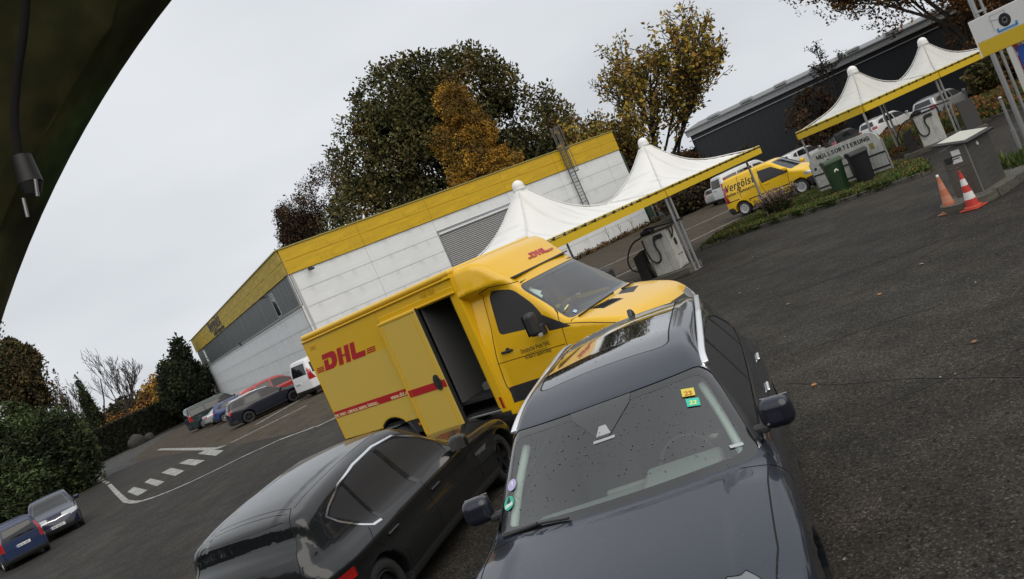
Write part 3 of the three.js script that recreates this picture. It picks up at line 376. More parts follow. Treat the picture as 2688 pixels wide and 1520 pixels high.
{ // dark blue-grey estate-bodied car facing the viewer
  const car = thing('parked_car', 'dark blue-grey car with silver roof rails facing the viewer, rain drops on its bonnet', 'car', [.378, 0, -5.296], -1.871);
  const body = paint(.034, .040, .056, .6, .36, { clearcoat: .8 }), pano = phys(.016, .017, .019, .06, 0, { clearcoat: 1, clearcoatRoughness: .02 });
  const up = [[1.06, 1.075], [.72, 1.31], [.42, 1.475], [.05, 1.52], [-.4, 1.53], [-1.1, 1.515], [-1.5, 1.43], [-1.98, 1.2]], lo = [[.97, 1.070], [.2, 1.085], [-.8, 1.11], [-1.98, 1.18]];
  const hoodEdge = s => [[.93, s * .86], [1.3, s * .835], [1.8, s * .81], [2.2, s * .72], [2.36, s * .5]];
  const r = buildCar(car, {
    x0: -2.35, x1: 2.38, h: 1.7, w: .95, cell: .03, kf: .36, kr: .12, xm: .1, crown: .085, kN: .26, kR: .14, rT: .06, rF: .14, y0: .2, well: .66, tyre: .345, track: .8, sill: .36, gapW: .009,
    top: [[-2.5, .9], [-2.28, 1.06], [-2.06, 1.5], [-1.95, 1.6], [-1.6, 1.655], [-.9, 1.69], [-.3, 1.69], [.15, 1.655], [.5, 1.55], [.85, 1.335], [1.16, 1.115], [1.215, 1.088], [1.3, 1.08], [1.7, 1.03], [2.05, .955], [2.28, .86], [2.5, .66]],
    half: [[-2.4, .74], [-2.2, .86], [-1.8, .925], [-1.2, .94], [.3, .94], [1.3, .945], [1.9, .925], [2.2, .86], [2.4, .74]],
    side: [[.15, -.09], [.3, -.03], [.5, -.005], [.75, -.012], [.9, 0], [.985, -.02], [1.07, -.07], [1.3, -.17], [1.5, -.262], [1.6, -.32], [1.7, -.4]],
    front: [[.15, 2.25], [.35, 2.37], [.6, 2.4], [.8, 2.38], [.95, 2.3], [1.2, 2.1]], rear: [[.15, -2.2], [.4, -2.34], [.7, -2.34], [.95, -2.3], [1.1, -2.27], [1.7, -2.02]],
    wheels: [[1.42, .345, .4], [-1.33, .345, .4]], flare: (x, y) => .02 * Math.exp(-(((x - 1.42) / .5) ** 2)) * sstep(1, .7, y) + .02 * Math.exp(-(((x + 1.33) / .5) ** 2)) * sstep(1, .7, y),
    bump: (x, y, z) => x > 1.05 ? .020 * sstep(.60, .69, z + .05 * (x - 1.1)) * sstep(1.05, 1.3, x) * sstep(2.3, 1.9, x) : 0,
    ws: [1.195, .845, .555, .70, .09], wsParts: [[[[.775, -.048], [.775, .048], [.715, .022], [.715, -.022]], M.lampGrey, 'sensor_window'], [[[.812, -.07], [.812, .07], [.795, .07], [.795, -.07]], M.lampGrey, 'sensor_base'], [roundPoly([[.56, -.25], [.56, .25], [.625, .19], [.79, .145], [.79, -.145], [.625, -.19]], [0, 0, .04, .05, .05, .04]), M.frit, 'sensor_cover']], wsBand: .055, wsGlass: M.glassWs, sideGlass: M.glassTint, rw: [[[-.62, 1.12], [.62, 1.12], [.5, 1.46], [-.5, 1.46]]],
    windows: [roundPoly([[.97, 1.095], [.40, 1.45], [-.28, 1.505], [-.30, 1.11]], [.03, .05, .02, .02]), roundPoly([[-.36, 1.11], [-.34, 1.505], [-1.13, 1.485], [-1.3, 1.14]], [.02, .02, .03, .03]), roundPoly([[-1.37, 1.145], [-1.2, 1.475], [-1.5, 1.41], [-1.9, 1.195]], .03)],
    lines: [[[-.33, 1.06], [-.33, .5], [-.4, .36]], [[1.06, 1.04], [1.1, .8], [1.06, .42]], [[-1.33, 1.09], [-1.36, .85], [-1.05, .6], [-.98, .4]]],
    topLines: [hoodEdge(1), hoodEdge(-1), [[-.86, -.45], [-.86, .45]]],
    handles: [[-.52, .96], [-1.32 + .02, 1.0]], handleMat: M.chrome, mirror: [.74, 1.175, .985], mirrorBox: [.14, .18, .2], mirrorMat: M.mirrorNavy,
    frontParts: [[roundPoly([[0, .45], [.62, .45], [.6, .8], [0, .84]], .02), M.blackPlastic, 'grille']],
    
    rearParts: [[[[.5, .9], [.9, .92], [.9, 1.05], [.5, 1.05]], M.lampRed, 'tail_light']], rim: M.alloy,
    extra(sk, add) {
      for (const d of [1, -1]) { const lamp = (x, y, z) => z * d > .5 && x > 1.85; add('lamp_strip', sk.cut(sideProj, lamp, [[1.95, .922], [2.13, .874], [2.5, .765], [2.5, .785], [2.14, .892]]), M.railBright, .002); add('headlight', sk.cut(sideProj, lamp, [[1.92, .930], [2.1, .80], [2.5, .70], [2.5, .80], [2.14, .905]]), M.lampNear, .004); }
      for (const d of [1, -1]) { const t = []; for (const l of [up, lo]) for (const q of strip(l, .022)) t.push(...sk.cut(sideProj, onSide(d), q)); add('window_trim', t, M.chrome, -.003); }
      const q = roundPoly([[.13, -.48], [.13, .48], [-1.8, .45], [-1.8, -.45]], .1); const ring = grow(q, .012);
      add('roof_panel', sk.cut(topProj, (x, y, z, nx, ny) => ny > .6, q), pano, .001, car); add('panel_gap', sk.cut(topProj, (x, y, z, nx, ny) => ny > .6, ring), M.gap, .004);
    },
  }, body);
  const F = r.F;
  for (const d of [1, -1]) { // roof rails, flattened
    const pts = [[.36, 0, .685], [.24, .006, .675], [-.1, .034, .665], [-.9, .04, .645], [-1.6, .03, .62], [-1.97, 0, .59]].map(([x, l, z]) => { const s = onSkin(F, x, z); return [x, s.p.y + l * .7 + .012, d * (z + l * .3)]; });
    part('roof_rail', ribbon(pts.slice(0, 4), .05, .026), M.railBright, car); part('roof_rail', ribbon(pts.slice(3), .046, .024), M.satin, car);
  }
  { const f = extrude([[0, 0], [-.19, 0], [-.15, .035], [-.06, .055], [-.035, .05]], .025, .008); f.translate(.1, 0, -.0125); const m = part('antenna', f, body, car); stickOn(m, F, -1.84, 0, .004); }
  cabin(car, { y: .28, w: .68, dashX: .82, dashY: 1.0, wheel: -.36, seats: [[-.1, -.37], [-.1, .37], [-1.0, -.36], [-1.0, .36]] });
  part('interior_lining', [box(2.9, .06, 1.5, -.35, .3, 0), box(.06, .8, 1.4, 1.2, .6, 0), box(2.8, .62, .04, -.5, .68, .86), box(2.8, .62, .04, -.5, .68, -.86), box(1.5, .02, .9, -.85, 1.6, 0)], M.lining, car);
  for (const d of [1, -1]) part('pillar_trim', [tube([[.92, 1.02, d * .745], [.66, 1.21, d * .69], [.42, 1.38, d * .62]], .03, 12, 6)], std(.5, .53, .5, .8), car);
  { const ws = (x, z) => x - .36 * z * z; // camera housing behind the glass, wiper, stickers
    
    
    const st = (name, x, z, geo, m, spin = 0) => { const o = part(name, geo, m, car); stickOn(o, F, ws(x, z), z, .002, spin); return o; };
    const disc = rr => new THREE.CylinderGeometry(rr, rr, .002, 24), badge = std(.05, .42, .30, .5), ring = std(.6, .75, .68, .5), lilac = std(.45, .40, .66, .5);
    const a = st('green_sticker', 1.0, .735, disc(.047), badge); const t4 = text('4', .045, { depth: .002 }); faceFront(t4); t4.translate(-.016, .0015, 0); part('lettering', t4, M.ink, a); part('sticker_field', box(.024, .002, .07, .016, .0015, 0), ring, a);
    const b = st('violet_sticker', .9, .70, disc(.04), lilac); const t1 = text('1', .035, { depth: .002 }); faceFront(t1); t1.translate(-.006, .0015, 0); part('lettering', t1, M.white, b);
    const y = st('yellow_sticker', .705, -.545, box(.06, .002, .078, 0, 0, 0), std(.62, .52, .06, .5)); const t23 = text('23', .032, { depth: .002 }); faceFront(t23); t23.translate(.008, .0015, 0); part('lettering', t23, std(.5, .12, .02, .5), y);
    const g = st('teal_sticker', .772, -.558, box(.06, .002, .078, 0, 0, 0), std(.03, .5, .38, .5)); const t22 = text('22', .03, { depth: .002 }); faceFront(t22); t22.translate(.004, .0015, 0); part('lettering', t22, std(.8, .8, .2, .5), g);
    const q = [[1.19, .78], [1.175, .5], [1.19, .28]].map(([x, z]) => { const s = onSkin(F, ws(x, z), z); return [s.p.x, s.p.y + .015, s.p.z]; }); part('wiper', [tube(q, .008, 16, 6), tube([[q[0][0] + .01, q[0][1] - .01, q[0][2]], q[1]], .013, 10, 6)], M.blackPlastic, car);
    const v = st('vent_label', 1.09, -.72, box(.02, .002, .08), M.lampClear, .2); v.userData.label = 'small clear holder in the lower corner of the windscreen';
  }
  drops(F, car, 900, 11, R => R() < .45 ? [lerp(1.25, 2.3, R()), lerp(-.8, .85, R())] : R() < .6 ? [lerp(.55, 1.05, R()), lerp(-.7, .7, R())] : [lerp(.1, -1.7, R()), lerp(-.55, .6, R())], .0018, .0045);
}
{ // black hatchback seen from behind, partly hidden by the first car
  const car = thing('parked_car', 'glossy black hatchback seen from behind, chrome line around its side windows', 'car', [-2.34, 0, -8.155], 1.211);
  const body = paint(.010, .011, .012, .1, .3, { clearcoat: .7 });
  const r = buildCar(car, {
    x0: -2.15, x1: 2.56, h: 1.52, w: .9, cell: .028, kf: .3, kr: .2, xm: -.2, crown: .09, kN: .26, kR: .2, rT: .075, rF: .16, rR: .1, y0: .2, well: .6, tyre: .315, track: .725, sill: .32, gapW: .008,
    top: [[-2.3, .84], [-2.12, .98], [-2.06, 1.06], [-2.0, 1.12], [-1.9, 1.2], [-1.87, 1.33], [-1.84, 1.362], [-1.7, 1.405], [-1.4, 1.455], [-.8, 1.5], [-.2, 1.51], [.1, 1.48], [.45, 1.32], [.8, 1.10], [1.0, .97], [1.2, .935], [1.9, .87], [2.35, .75], [2.65, .5]],
    half: [[-2.2, .66], [-2.0, .78], [-1.6, .875], [-1.1, .875], [-.3, .855], [.5, .86], [1.3, .89], [2.0, .88], [2.4, .78], [2.62, .6]],
    side: [[.15, -.07], [.3, -.02], [.5, -.004], [.7, -.03], [.8, -.015], [.87, -.05], [.95, -.12], [1.1, -.165], [1.3, -.205], [1.42, -.245], [1.5, -.32]],
    front: [[.15, 2.4], [.4, 2.55], [.6, 2.55], [.8, 2.45], [1.2, 2.15]], rear: [[.15, -2.05], [.4, -2.15], [.62, -2.14], [.85, -2.09], [1.0, -2.09], [1.1, -2.1], [1.4, -1.98], [1.6, -1.85]],
    wheels: [[1.76, .315, .345], [-1.35, .315, .345]], flare: (x, y) => .03 * Math.exp(-(((x - 1.76) / .45) ** 2)) * sstep(.95, .7, y) + .012 * Math.exp(-(((x + 1.4) / .5) ** 2)) * sstep(1.0, .75, y),
    bump: (x, y, z) => x < -.4 && y > 1.2 ? .010 * (sstep(.40, .36, z) - 1) * sstep(-.5, -.9, x) : 0,
    ws: [.99, .72, .22, .56, .1], wsGlass: M.glassTint, sideGlass: M.glassTint,
    windows: [roundPoly([[.62, .905], [.60, 1.02], [.30, 1.21], [-.05, 1.36], [-.40, 1.395], [-.15, .875]], [.03, .05, .1, .1, .03, .03]), roundPoly([[-.23, .875], [-.47, 1.395], [-.85, 1.375], [-1.12, 1.335], [-.98, .9]], [.03, .03, .1, .03, .03]), roundPoly([[-1.03, .905], [-1.16, 1.325], [-1.46, 1.225], [-1.52, 1.185], [-1.16, .915]], .03)],
    lines: [[[-.19, .86], [-.15, .5], [-.2, .36]], [[.98, .9], [1.0, .6], [.97, .36]], [[-1.24, .9], [-1.35, .8], [-1.12, .62], [-.95, .5], [-.95, .38]]],
    topLines: [[[-1.635, -.46], [-1.635, .46]], [[-1.72, -.46], [-1.71, .46]], [[-1.635, .46], [-1.86, .56], [-2.0, .60], [-2.12, .62]], [[-1.635, -.46], [-1.86, -.56], [-2.0, -.60], [-2.12, -.62]], [[.15, .50], [-1.63, .49]], [[.15, -.50], [-1.63, -.49]]],
    rearLines: [[[.62, .98], [.6, .7], [.5, .52], [-.5, .52], [-.6, .7], [-.62, .98]], [[.02, .9], [-.2, .88], [-.24, .78]]],
    handles: [[-1.0, .735], [.0, .72]], mirror: [.66, .93, .93], mirrorMat: body,
    sideParts: [[[[1.02, .62], [1.03, .655], [1.36, .655], [1.3, .6]], M.chrome, 'fender_vent']],
    rearParts: [[[[.66, .68], [.9, .68], [.9, .77], [.70, .77]], M.lampRed, 'tail_light']], rim: M.alloyDark,
    extra(sk, add) { add('rear_window', sk.cut(endProj, (x, y, z, nx, ny) => x < -1.72, roundPoly([[-.58, 1.06], [.58, 1.06], [.56, 1.2], [.48, 1.335], [-.48, 1.335], [-.56, 1.2]], .05)), M.glassDark, .004); for (const d of [1, -1]) { const t = []; for (const q of strip([[.66, 1.03], [.30, 1.235], [-.05, 1.385], [-.42, 1.42], [-.85, 1.40], [-1.2, 1.345], [-1.47, 1.25], [-1.555, 1.2], [-1.45, 1.09], [-1.17, .89], [-1.05, .878]], .018)) t.push(...sk.cut(sideProj, onSide(d), q)); add('window_trim', t, M.chrome, -.003); } },
  }, body);
  cabin(car, { y: .22, w: .6, dashX: .6, dashY: .86, wheel: -.32, seats: [[-.2, -.34], [-.2, .34], [-1.0, -.32], [-1.0, .32]] });
  part('interior_lining', [box(2.6, .06, 1.3, -.45, .26, 0), box(.06, .6, 1.2, 1.0, .55, 0), box(2.5, .56, .04, -.5, .56, .74), box(2.5, .56, .04, -.5, .56, -.74), box(.05, .6, 1.2, -1.85, .6, 0)], M.matBlack, car);
}
// ---------------------------------------------------------------- yellow delivery van with its side door open
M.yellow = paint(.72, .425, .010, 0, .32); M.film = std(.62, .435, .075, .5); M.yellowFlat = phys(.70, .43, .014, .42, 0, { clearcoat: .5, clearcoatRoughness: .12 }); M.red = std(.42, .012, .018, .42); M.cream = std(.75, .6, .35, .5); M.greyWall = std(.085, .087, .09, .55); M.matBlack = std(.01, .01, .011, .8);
function logoShapes(h, depth, bars) { // slanted heavy capitals with three bars on either side
  const S = [], sh = (pts, holes = []) => S.push(extrude(pts, depth, 0, holes)), k = h / .28;
  const P = a => a.map(([x, y]) => [x * k, y * k]);
  sh(P([[-.03, .28], [.27, .28], [.335, .25], [.36, .19], [.36, .10], [.31, .03], [.23, 0], [0, 0], [0, .175], [.12, .175], [.12, .08], [.19, .08], [.22, .10], [.22, .17], [.19, .195], [-.03, .195]]));
  sh(P([[.40, .155], [.40, .28], [.52, .28], [.52, .155]])); sh(P([[.60, .155], [.60, .28], [.72, .28], [.72, .155]])); sh(P([[.40, .125], [.72, .125], [.72, .155 - .001], [.40, .155 - .001]])); sh(P([[.40, 0], [.40, .124], [.52, .124], [.52, 0]])); sh(P([[.60, 0], [.60, .124], [.72, .124], [.72, 0]]));
  sh(P([[.76, .28], [.88, .28], [.88, .09], [1.12, .09], [1.12, 0], [.80, 0], [.76, .03]]));
  if (bars) for (let i = 0; i < 3; i++) { const y = .012 + i * .032; sh(P([[-.24, y], [-.04, y], [-.04, y + .018], [-.24, y + .018]])); sh(P([[1.16, y], [1.38, y], [1.38, y + .018], [1.16, y + .018]])); }
  const g = merge(S); g.applyMatrix4(new THREE.Matrix4().set(1, .36, 0, 0, 0, 1, 0, 0, 0, 0, 1, 0, 0, 0, 0, 1)); return g;
}
{
  const van = thing('delivery_van', 'yellow parcel delivery van with red lettering, its sliding side door standing open', 'van', [-3.033, 0, -14.239], -.668);
  const Y = M.yellowFlat, zs = 1.1;
  // box body of panels with thickness
  { const arch = []; for (let i = 0; i <= 14; i++) { const a = Math.PI * (1 - i / 14); arch.push([1.3 + Math.cos(a) * .44, .50 + Math.sin(a) * .44]); } const low = arch.filter(p => p[1] > .8); const g = extrude([[-.05, .80], [low[0][0] - .02, .80], ...low, [low[low.length - 1][0] + .02, .80], [1.97, .80], [1.97, 2.66], [-.05, 2.66]], .045); g.translate(0, 0, zs - .045); part('side_panel', g, Y, van);
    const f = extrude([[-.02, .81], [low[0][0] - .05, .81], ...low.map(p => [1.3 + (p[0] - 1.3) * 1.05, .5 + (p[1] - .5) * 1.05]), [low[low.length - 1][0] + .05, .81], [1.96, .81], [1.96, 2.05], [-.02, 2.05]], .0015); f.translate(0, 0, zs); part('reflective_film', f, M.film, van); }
  part('header_panel', box(1.80, .26, .045, 2.87, 2.535, zs - .024, .008), Y, van);
  part('side_panel', box(3.82, 1.9, .045, 1.86, 1.73, -zs + .022, .008), Y, van);
  part('rear_panel', box(.045, 1.9, 2.12, -.045, 1.73, 0, .008), Y, van);
  part('front_pillar', [box(.16, 2.2, .26, 3.70, 1.62, zs - .13, .02), box(.05, 2.0, .05, 3.60, 1.56, zs - .06, .01)], M.yellow, van);
  { const g = new RoundedBoxGeometry(3.86, .1, 2.22, 4, .05); g.translate(1.86, 2.73, 0); part('roof', g, Y, van); }
  part('roof_edge', [box(3.84, .035, .03, 1.86, 2.665, zs + .012, .012), box(.03, .035, 2.2, -.075, 2.665, 0, .012)], M.yellow, van);
  part('corner_strip', [box(.05, 1.86, .05, -.05, 1.73, zs - .02, .02)], M.yellow, van);
  part('door_rail', [box(1.72, .03, .05, 2.88, 2.44, zs + .02, .008), box(1.72, .10, .02, 2.88, 2.48, zs + .012, .006)], M.yellow, van);
  part('vent_grille', (() => { const l = []; for (let i = 0; i < 4; i++) for (const x of [3.14, 3.31]) l.push(box(.14, .012, .012, x, 2.545 + i * .024, zs + .004)); return l; })(), M.yellow, van);
  part('vent_grille', (() => { const l = []; for (let i = 0; i < 3; i++) l.push(box(.16, .01, .012, .17, 2.50 + i * .024, zs + .004)); return l; })(), M.yellow, van);
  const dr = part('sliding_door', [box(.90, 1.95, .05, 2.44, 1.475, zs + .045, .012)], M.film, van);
  part('door_frame', [box(.90, .03, .012, 2.44, 2.42, zs + .074, .005), box(.025, 1.9, .012, 2.012, 1.475, zs + .074, .005), box(.012, 1.8, .008, 2.09, 1.475, zs + .072), box(.012, 1.8, .008, 2.80, 1.475, zs + .072)], M.yellow, dr);
  part('rubber_edge', [box(.03, 1.95, .06, 2.905, 1.475, zs + .03, .008)], M.rubber, dr); part('rubber_edge', [box(.022, 1.97, .03, 1.982, 1.475, zs + .012)], M.rubber, dr);
  { const h = new THREE.CylinderGeometry(.1, .1, .02, 24); h.scale(.75, 1, 1.25); h.rotateX(Math.PI / 2); h.translate(2.735, 1.27, zs + .08); part('door_handle', [h, box(.02, .14, .02, 2.735, 1.27, zs + .095, .008)], M.blackPlastic, dr); }
  part('red_stripe', [box(2.02, .115, .006, .955, 1.265, zs + .002)], M.red, van); part('red_stripe', box(.88, .115, .006, 2.445, 1.225, zs + .073), M.red, dr);
  { const t = text('DHL PAKET - EINFACH. IMMER. ÜBERALL.', .052, { sx: .88 }); t.translate(.56, 1.252, zs + .006); part('slogan', t, M.cream, van); const w = text('www.dhl.de', .062, { sx: .95 }); w.translate(1.74, 1.252, zs + .006); part('web_address', w, M.cream, van); }
  { const g = logoShapes(.285, .004, true); g.translate(.235, 2.055, zs + .001); part('logo', g, M.red, van);  }
  // open bay
  part('bay_floor', [box(3.7, .05, 2.08, 1.85, .80, 0), box(.86, .04, .5, 3.3, .58, .84), box(.86, .24, .04, 3.3, .7, .6)], M.matBlack, van);
  part('bay_partition', [box(.04, 1.75, .72, 2.93, 1.70, .70, .006), box(.36, 1.75, .03, 3.08, 1.70, .36, .006)], M.greyWall, van);
  part('bay_wall', [box(.03, 1.85, 2.1, 3.72, 1.72, -.06), box(3.7, .03, 2.1, 1.85, 2.62, 0), box(3.7, 1.8, .03, 1.85, 1.7, -1.04), box(.03, 1.8, 2.1, 0, 1.7, 0)], M.matBlack, van);
  part('step_edge', [box(.80, .03, .03, 3.3, .565, zs - .02, .008)], M.alloy, van); part('bay_step', [box(.62, .08, .34, 3.33, .90, .42, .02), box(.62, .12, .02, 3.33, .86, .6)], std(.16, .16, .16, .6), van);
  part('lower_skirt', [box(.92, .22, .05, .42, .70, zs - .04, .01), box(.38, .24, .05, 1.8, .68, zs - .04, .01), box(3.7, .16, .05, 1.85, .70, -zs + .04), box(.05, .2, 2.1, -.03, .7, 0)], M.blackPlastic, van);
  part('chassis_rail', [box(6.0, .16, .1, 3, .52, .45), box(6.0, .16, .1, 3, .52, -.45), box(.1, .12, 2.0, .0, .45, 0)], M.matBlack, van);
  { const a = new THREE.TorusGeometry(.43, .03, 8, 24, Math.PI); a.translate(1.3, .5, zs - .03); part('wheel_arch', a, M.blackPlastic, van); part('side_marker', box(.07, .04, .01, 1.88, .70, zs - .01, .004), M.lampOrange, van); part('side_reflector', box(.045, .17, .012, 3.71, .68, zs + .008, .004), M.lampRed, van); }
  for (const d of [1, -1]) { makeWheel(van, 1.3, d * .95, .36, .24, M.alloy, 6, true); makeWheel(van, 5.45, d * .86, .36, .22, M.alloy, 6, true); }
  for (const d of [1, -1]) part('tail_light', box(.03, .3, .1, -.075, .98, d * 1.0, .01), M.lampRed, van);
  // cab
  const vanFlare = pchip([[3.6, .315], [3.8, .315], [4.0, .25], [4.2, .155], [4.45, .06], [4.62, .02], [4.8, .0], [7, 0]]);
  const cab = { x0: 3.74, x1: 6.55, h: 2.8, w: 1.06, cell: .036, kf: .10, kr: 0, xm: 4.2, crown: .02, kN: .2, kR: 0, rT: .09, rF: .18, rR: .012, y0: .42, well: .62, sill: .44, gapW: .011, track: .86,
    top: [[3.4, 2.755], [3.75, 2.755], [4.02, 2.75], [4.2, 2.68], [4.4, 2.49], [4.58, 2.29], [4.655, 2.205], [4.70, 2.16], [5.05, 1.83], [5.36, 1.515], [5.42, 1.48], [5.6, 1.445], [5.95, 1.355], [6.25, 1.24], [6.42, 1.1], [6.6, .8]],
    half: [[3.6, .99], [4.4, .995], [5.2, .99], [5.8, .97], [6.2, .90], [6.45, .78], [6.6, .66]],
    side: [[.3, -.04], [.5, -.01], [.8, 0], [1.1, -.003], [1.28, -.012], [1.5, -.035], [1.9, -.11], [2.2, -.175], [2.35, -.20], [2.6, -.235], [2.8, -.28]],
    flare: (x, y) => vanFlare(x) * sstep(2.18, 2.36, y) + .10 * sstep(3.95, 3.74, x) * (1 - sstep(2.2, 2.4, y)),
    front: [[.3, 6.42], [.5, 6.5], [.8, 6.5], [1.0, 6.46], [1.2, 6.36], [1.5, 6.2], [2.8, 6.0]], rear: [[.3, 3.76], [2.8, 3.76]],
    wheels: [[5.45, .36, .44]],
    ws: [5.385, .90, 4.69, .80, .09], wsBand: .05, wsGlass: M.glassWs, sideGlass: M.glassTint,
    windows: [roundPoly([[4.06, 1.60], [4.07, 2.17], [4.17, 2.24], [4.52, 2.15], [4.83, 1.83], [4.96, 1.52]], [.08, .05, .04, .1, .2, .03])],
    lines: [[[4.62, 2.21], [4.2, 2.30], [4.0, 2.27], [3.95, 2.15], [3.94, 1.75], [3.88, 1.3], [3.86, .9], [3.90, .62]], [[4.62, 2.21], [4.98, 1.86], [5.13, 1.62], [5.15, 1.42], [5.1, .9], [5.05, .62]], [[3.87, 1.215], [5.1, 1.195]], [[5.15, 1.47], [5.6, 1.36], [6.1, 1.2]]],
    sideParts: [[[[4.86, 1.70], [5.30, 1.40], [4.93, 1.43]], M.blackPlastic, 'mirror_base'], [[[3.86, .60], [5.0, .60], [4.98, .86], [3.88, .84]], M.blackPlastic, 'door_cladding'], [[[5.85, .5], [6.6, .5], [6.6, .86], [5.85, .86]], M.blackPlastic, 'bumper'], [[[6.05, .92], [6.5, .88], [6.42, 1.12], [6.1, 1.17]], M.lampClear, 'headlight']],
    frontParts: [[[[0, .5], [.95, .5], [.95, .86], [0, .86]], M.blackPlastic, 'bumper'], [[[0, .92], [.52, .92], [.5, 1.12], [0, 1.14]], M.blackPlastic, 'grille'], [[[.58, .92], [.9, .92], [.86, 1.14], [.58, 1.12]], M.lampClear, 'headlight']],
    topLines: [[[5.30, .93], [5.45, .6], [5.47, 0], [5.45, -.6], [5.30, -.93]]],
    extra(sk, add) { for (const d of [1, -1]) { const q = [[5.24, .50], [5.46, .56], [5.57, .16], [5.35, .10]].map(([x, z]) => [x, z * d]); q.forEach(p => { p[0] += .17; }); add('hood_vent', sk.cut(topProj, onTop, q), M.blackPlastic, .004); } },
  };
  const r = buildCar(van, { ...cab, wheels: cab.wheels, tyre: .36 }, M.yellow); const F = r.F;
  van.children.filter(c => c.name === 'body').forEach(c => { c.name = 'cab'; });
  for (const d of [1]) for (let i = 0; i < 5; i++) { const m = part('vent_slat', box(.012, .006, .40, 0, 0, 0), M.matBlack, van); stickOn(m, F, 5.45 + i * .042, .33 * d, .002, -.22); }
  { const g = logoShapes(.125, .004, true); g.translate(-.18, -.05, 0); faceFront(g); const m = part('logo', g, std(.42, .04, .06, .5), van); stickOn(m, F, 4.43, -.2, .004, 0); }
  for (const d of [1, -1]) { // mirrors on two-part arms
    const m = part('door_mirror', box(.16, .34, .2, 0, 0, 0, .07), M.blackPlastic, van); m.position.set(4.86, 1.62, d * 1.17); m.rotation.y = d * .15; part('mirror_glass', box(.006, .29, .16, -.08, 0, 0), M.glassDark, m); part('mirror_arm', box(.1, .16, .14, .04, -.12, -d * .12, .03), M.blackPlastic, m); part('turn_signal', box(.03, .05, .09, .07, -.17, d * .02, .01), M.lampClear, m);
    part('door_handle', [box(.22, .035, .03, 4.10, 1.352, d * .995, .014), (() => { const c = new THREE.CylinderGeometry(.04, .04, .012, 16); c.rotateX(Math.PI / 2); c.translate(4.12, 1.36, d * .985); return c; })()], M.blackPlastic, van);
  }
  const snap = (g, sc) => { const p = g.attributes.position; for (let i = 0; i < p.count; i++) { let z = 1.2; const x = p.getX(i), y = p.getY(i); while (F(x, y, z) < 0 && z > .5) z -= .003; p.setZ(i, z + .003 + p.getZ(i) * .5); } g.computeVertexNormals(); return g; };
  { const a = text('Deutsche Post DHL', .062, { sx: .74, font: fontRegular }); a.translate(4.60, 1.285, 0); const l = box(.40, .006, .004, 4.60, 1.225, 0); const b = text('The Mail & Logistics Group', .042, { sx: .7, font: fontRegular }); b.translate(4.60, 1.175, 0); part('door_lettering', [snap(plain(a)), snap(plain(b)), snap(plain(l))], M.ink, van); }
  const p = [[5.40, .82], [5.42, .35], [5.42, -.2]].map(([x, z]) => { const s = onSkin(F, x, z); return [s.p.x - .02, s.p.y + .02, z]; }); part('wiper', [tube(p, .014, 20, 6), tube([[5.44, onSkin(F, 5.44, -.4).p.y + .02, -.4], [5.40, onSkin(F, 5.40, -.85).p.y + .02, -.85]], .014, 10, 6)], M.blackPlastic, van);
  // cab interior
  part('dashboard', [box(.5, .3, 1.7, 5.0, 1.25, 0, .08), box(.25, .12, .45, 4.85, 1.42, -.43, .05)], std(.06, .062, .064, .6), van);
  { const st = new THREE.TorusGeometry(.2, .016, 8, 28); st.rotateY(Math.PI / 2); const sw = part('steering_wheel', [st, box(.03, .36, .03), box(.04, .1, .14)], M.blackPlastic, van); sw.position.set(4.66, 1.42, -.43); sw.rotation.z = -.75; sw.rotation.z = .75; }
  for (const z of [-.43, .43]) part('seat', [box(.5, .2, .52, 4.12, .92, z, .06), box(.16, .72, .5, 3.86, 1.32, z, .07), box(.1, .2, .28, 3.84, 1.78, z, .05)], M.seat, van);
  part('cab_lining', [box(.03, 1.9, 1.8, 3.79, 1.6, 0), box(1.6, .04, 1.8, 4.6, .72, 0), box(1.15, .9, .03, 4.5, 1.05, .88), box(1.15, .9, .03, 4.5, 1.05, -.88), box(.7, .02, 1.5, 4.25, 2.3, 0)], std(.075, .077, .08, .8), van);
  { const h = std(.7, .74, .72, .6); const m = part('hanging_card', [box(.012, .24, .17, 0, 0, 0, .004), box(.014, .09, .24, .003, .08, .02, .004), box(.02, .06, .1, .003, -.13, .04, .004)], h, van); m.position.set(4.66, 1.98, .62); m.rotation.z = .8; m.rotation.x = .5; }
  part('sun_visor', box(.015, .16, .55, 4.62, 2.12, .45, .006), M.greyWall, van); part('sun_visor', box(.015, .16, .55, 4.62, 2.12, -.45, .006), M.greyWall, van);
  { const m = part('paper_sticker', box(.02, .05, .14), std(.6, .62, .35, .6), van); stickOn(m, F, 5.18, .74, .003, .2); const n = part('paper_sticker', box(.05, .004, .07), std(.4, .55, .7, .6), van); stickOn(n, F, 5.27, .70, .003, .2); }
  // crumpled black bag on the bay floor
  const g = new THREE.IcosahedronGeometry(.16, 3), q = g.attributes.position; for (let i = 0; i < q.count; i++) { const x = q.getX(i), y = q.getY(i), z = q.getZ(i), k = 1 + .5 * (fbm(x * 16 + 5, y * 16, z * 16, 2) - .5); q.setXYZ(i, x * k * 1.5, Math.max(y * k, -.1), z * k * 1.1); } g.computeVertexNormals();
  const bag = solo('crumpled_bag', g, phys(.02, .021, .022, .3, 0), 'crumpled shiny dark bag lying on the floor of the open van bay', 'bag'); { const a = -.668, lx = 3.42, lz = .18; bag.position.set(-3.033 + lx * Math.cos(a) + lz * Math.sin(a), .96, -14.239 - lx * Math.sin(a) + lz * Math.cos(a)); }
}
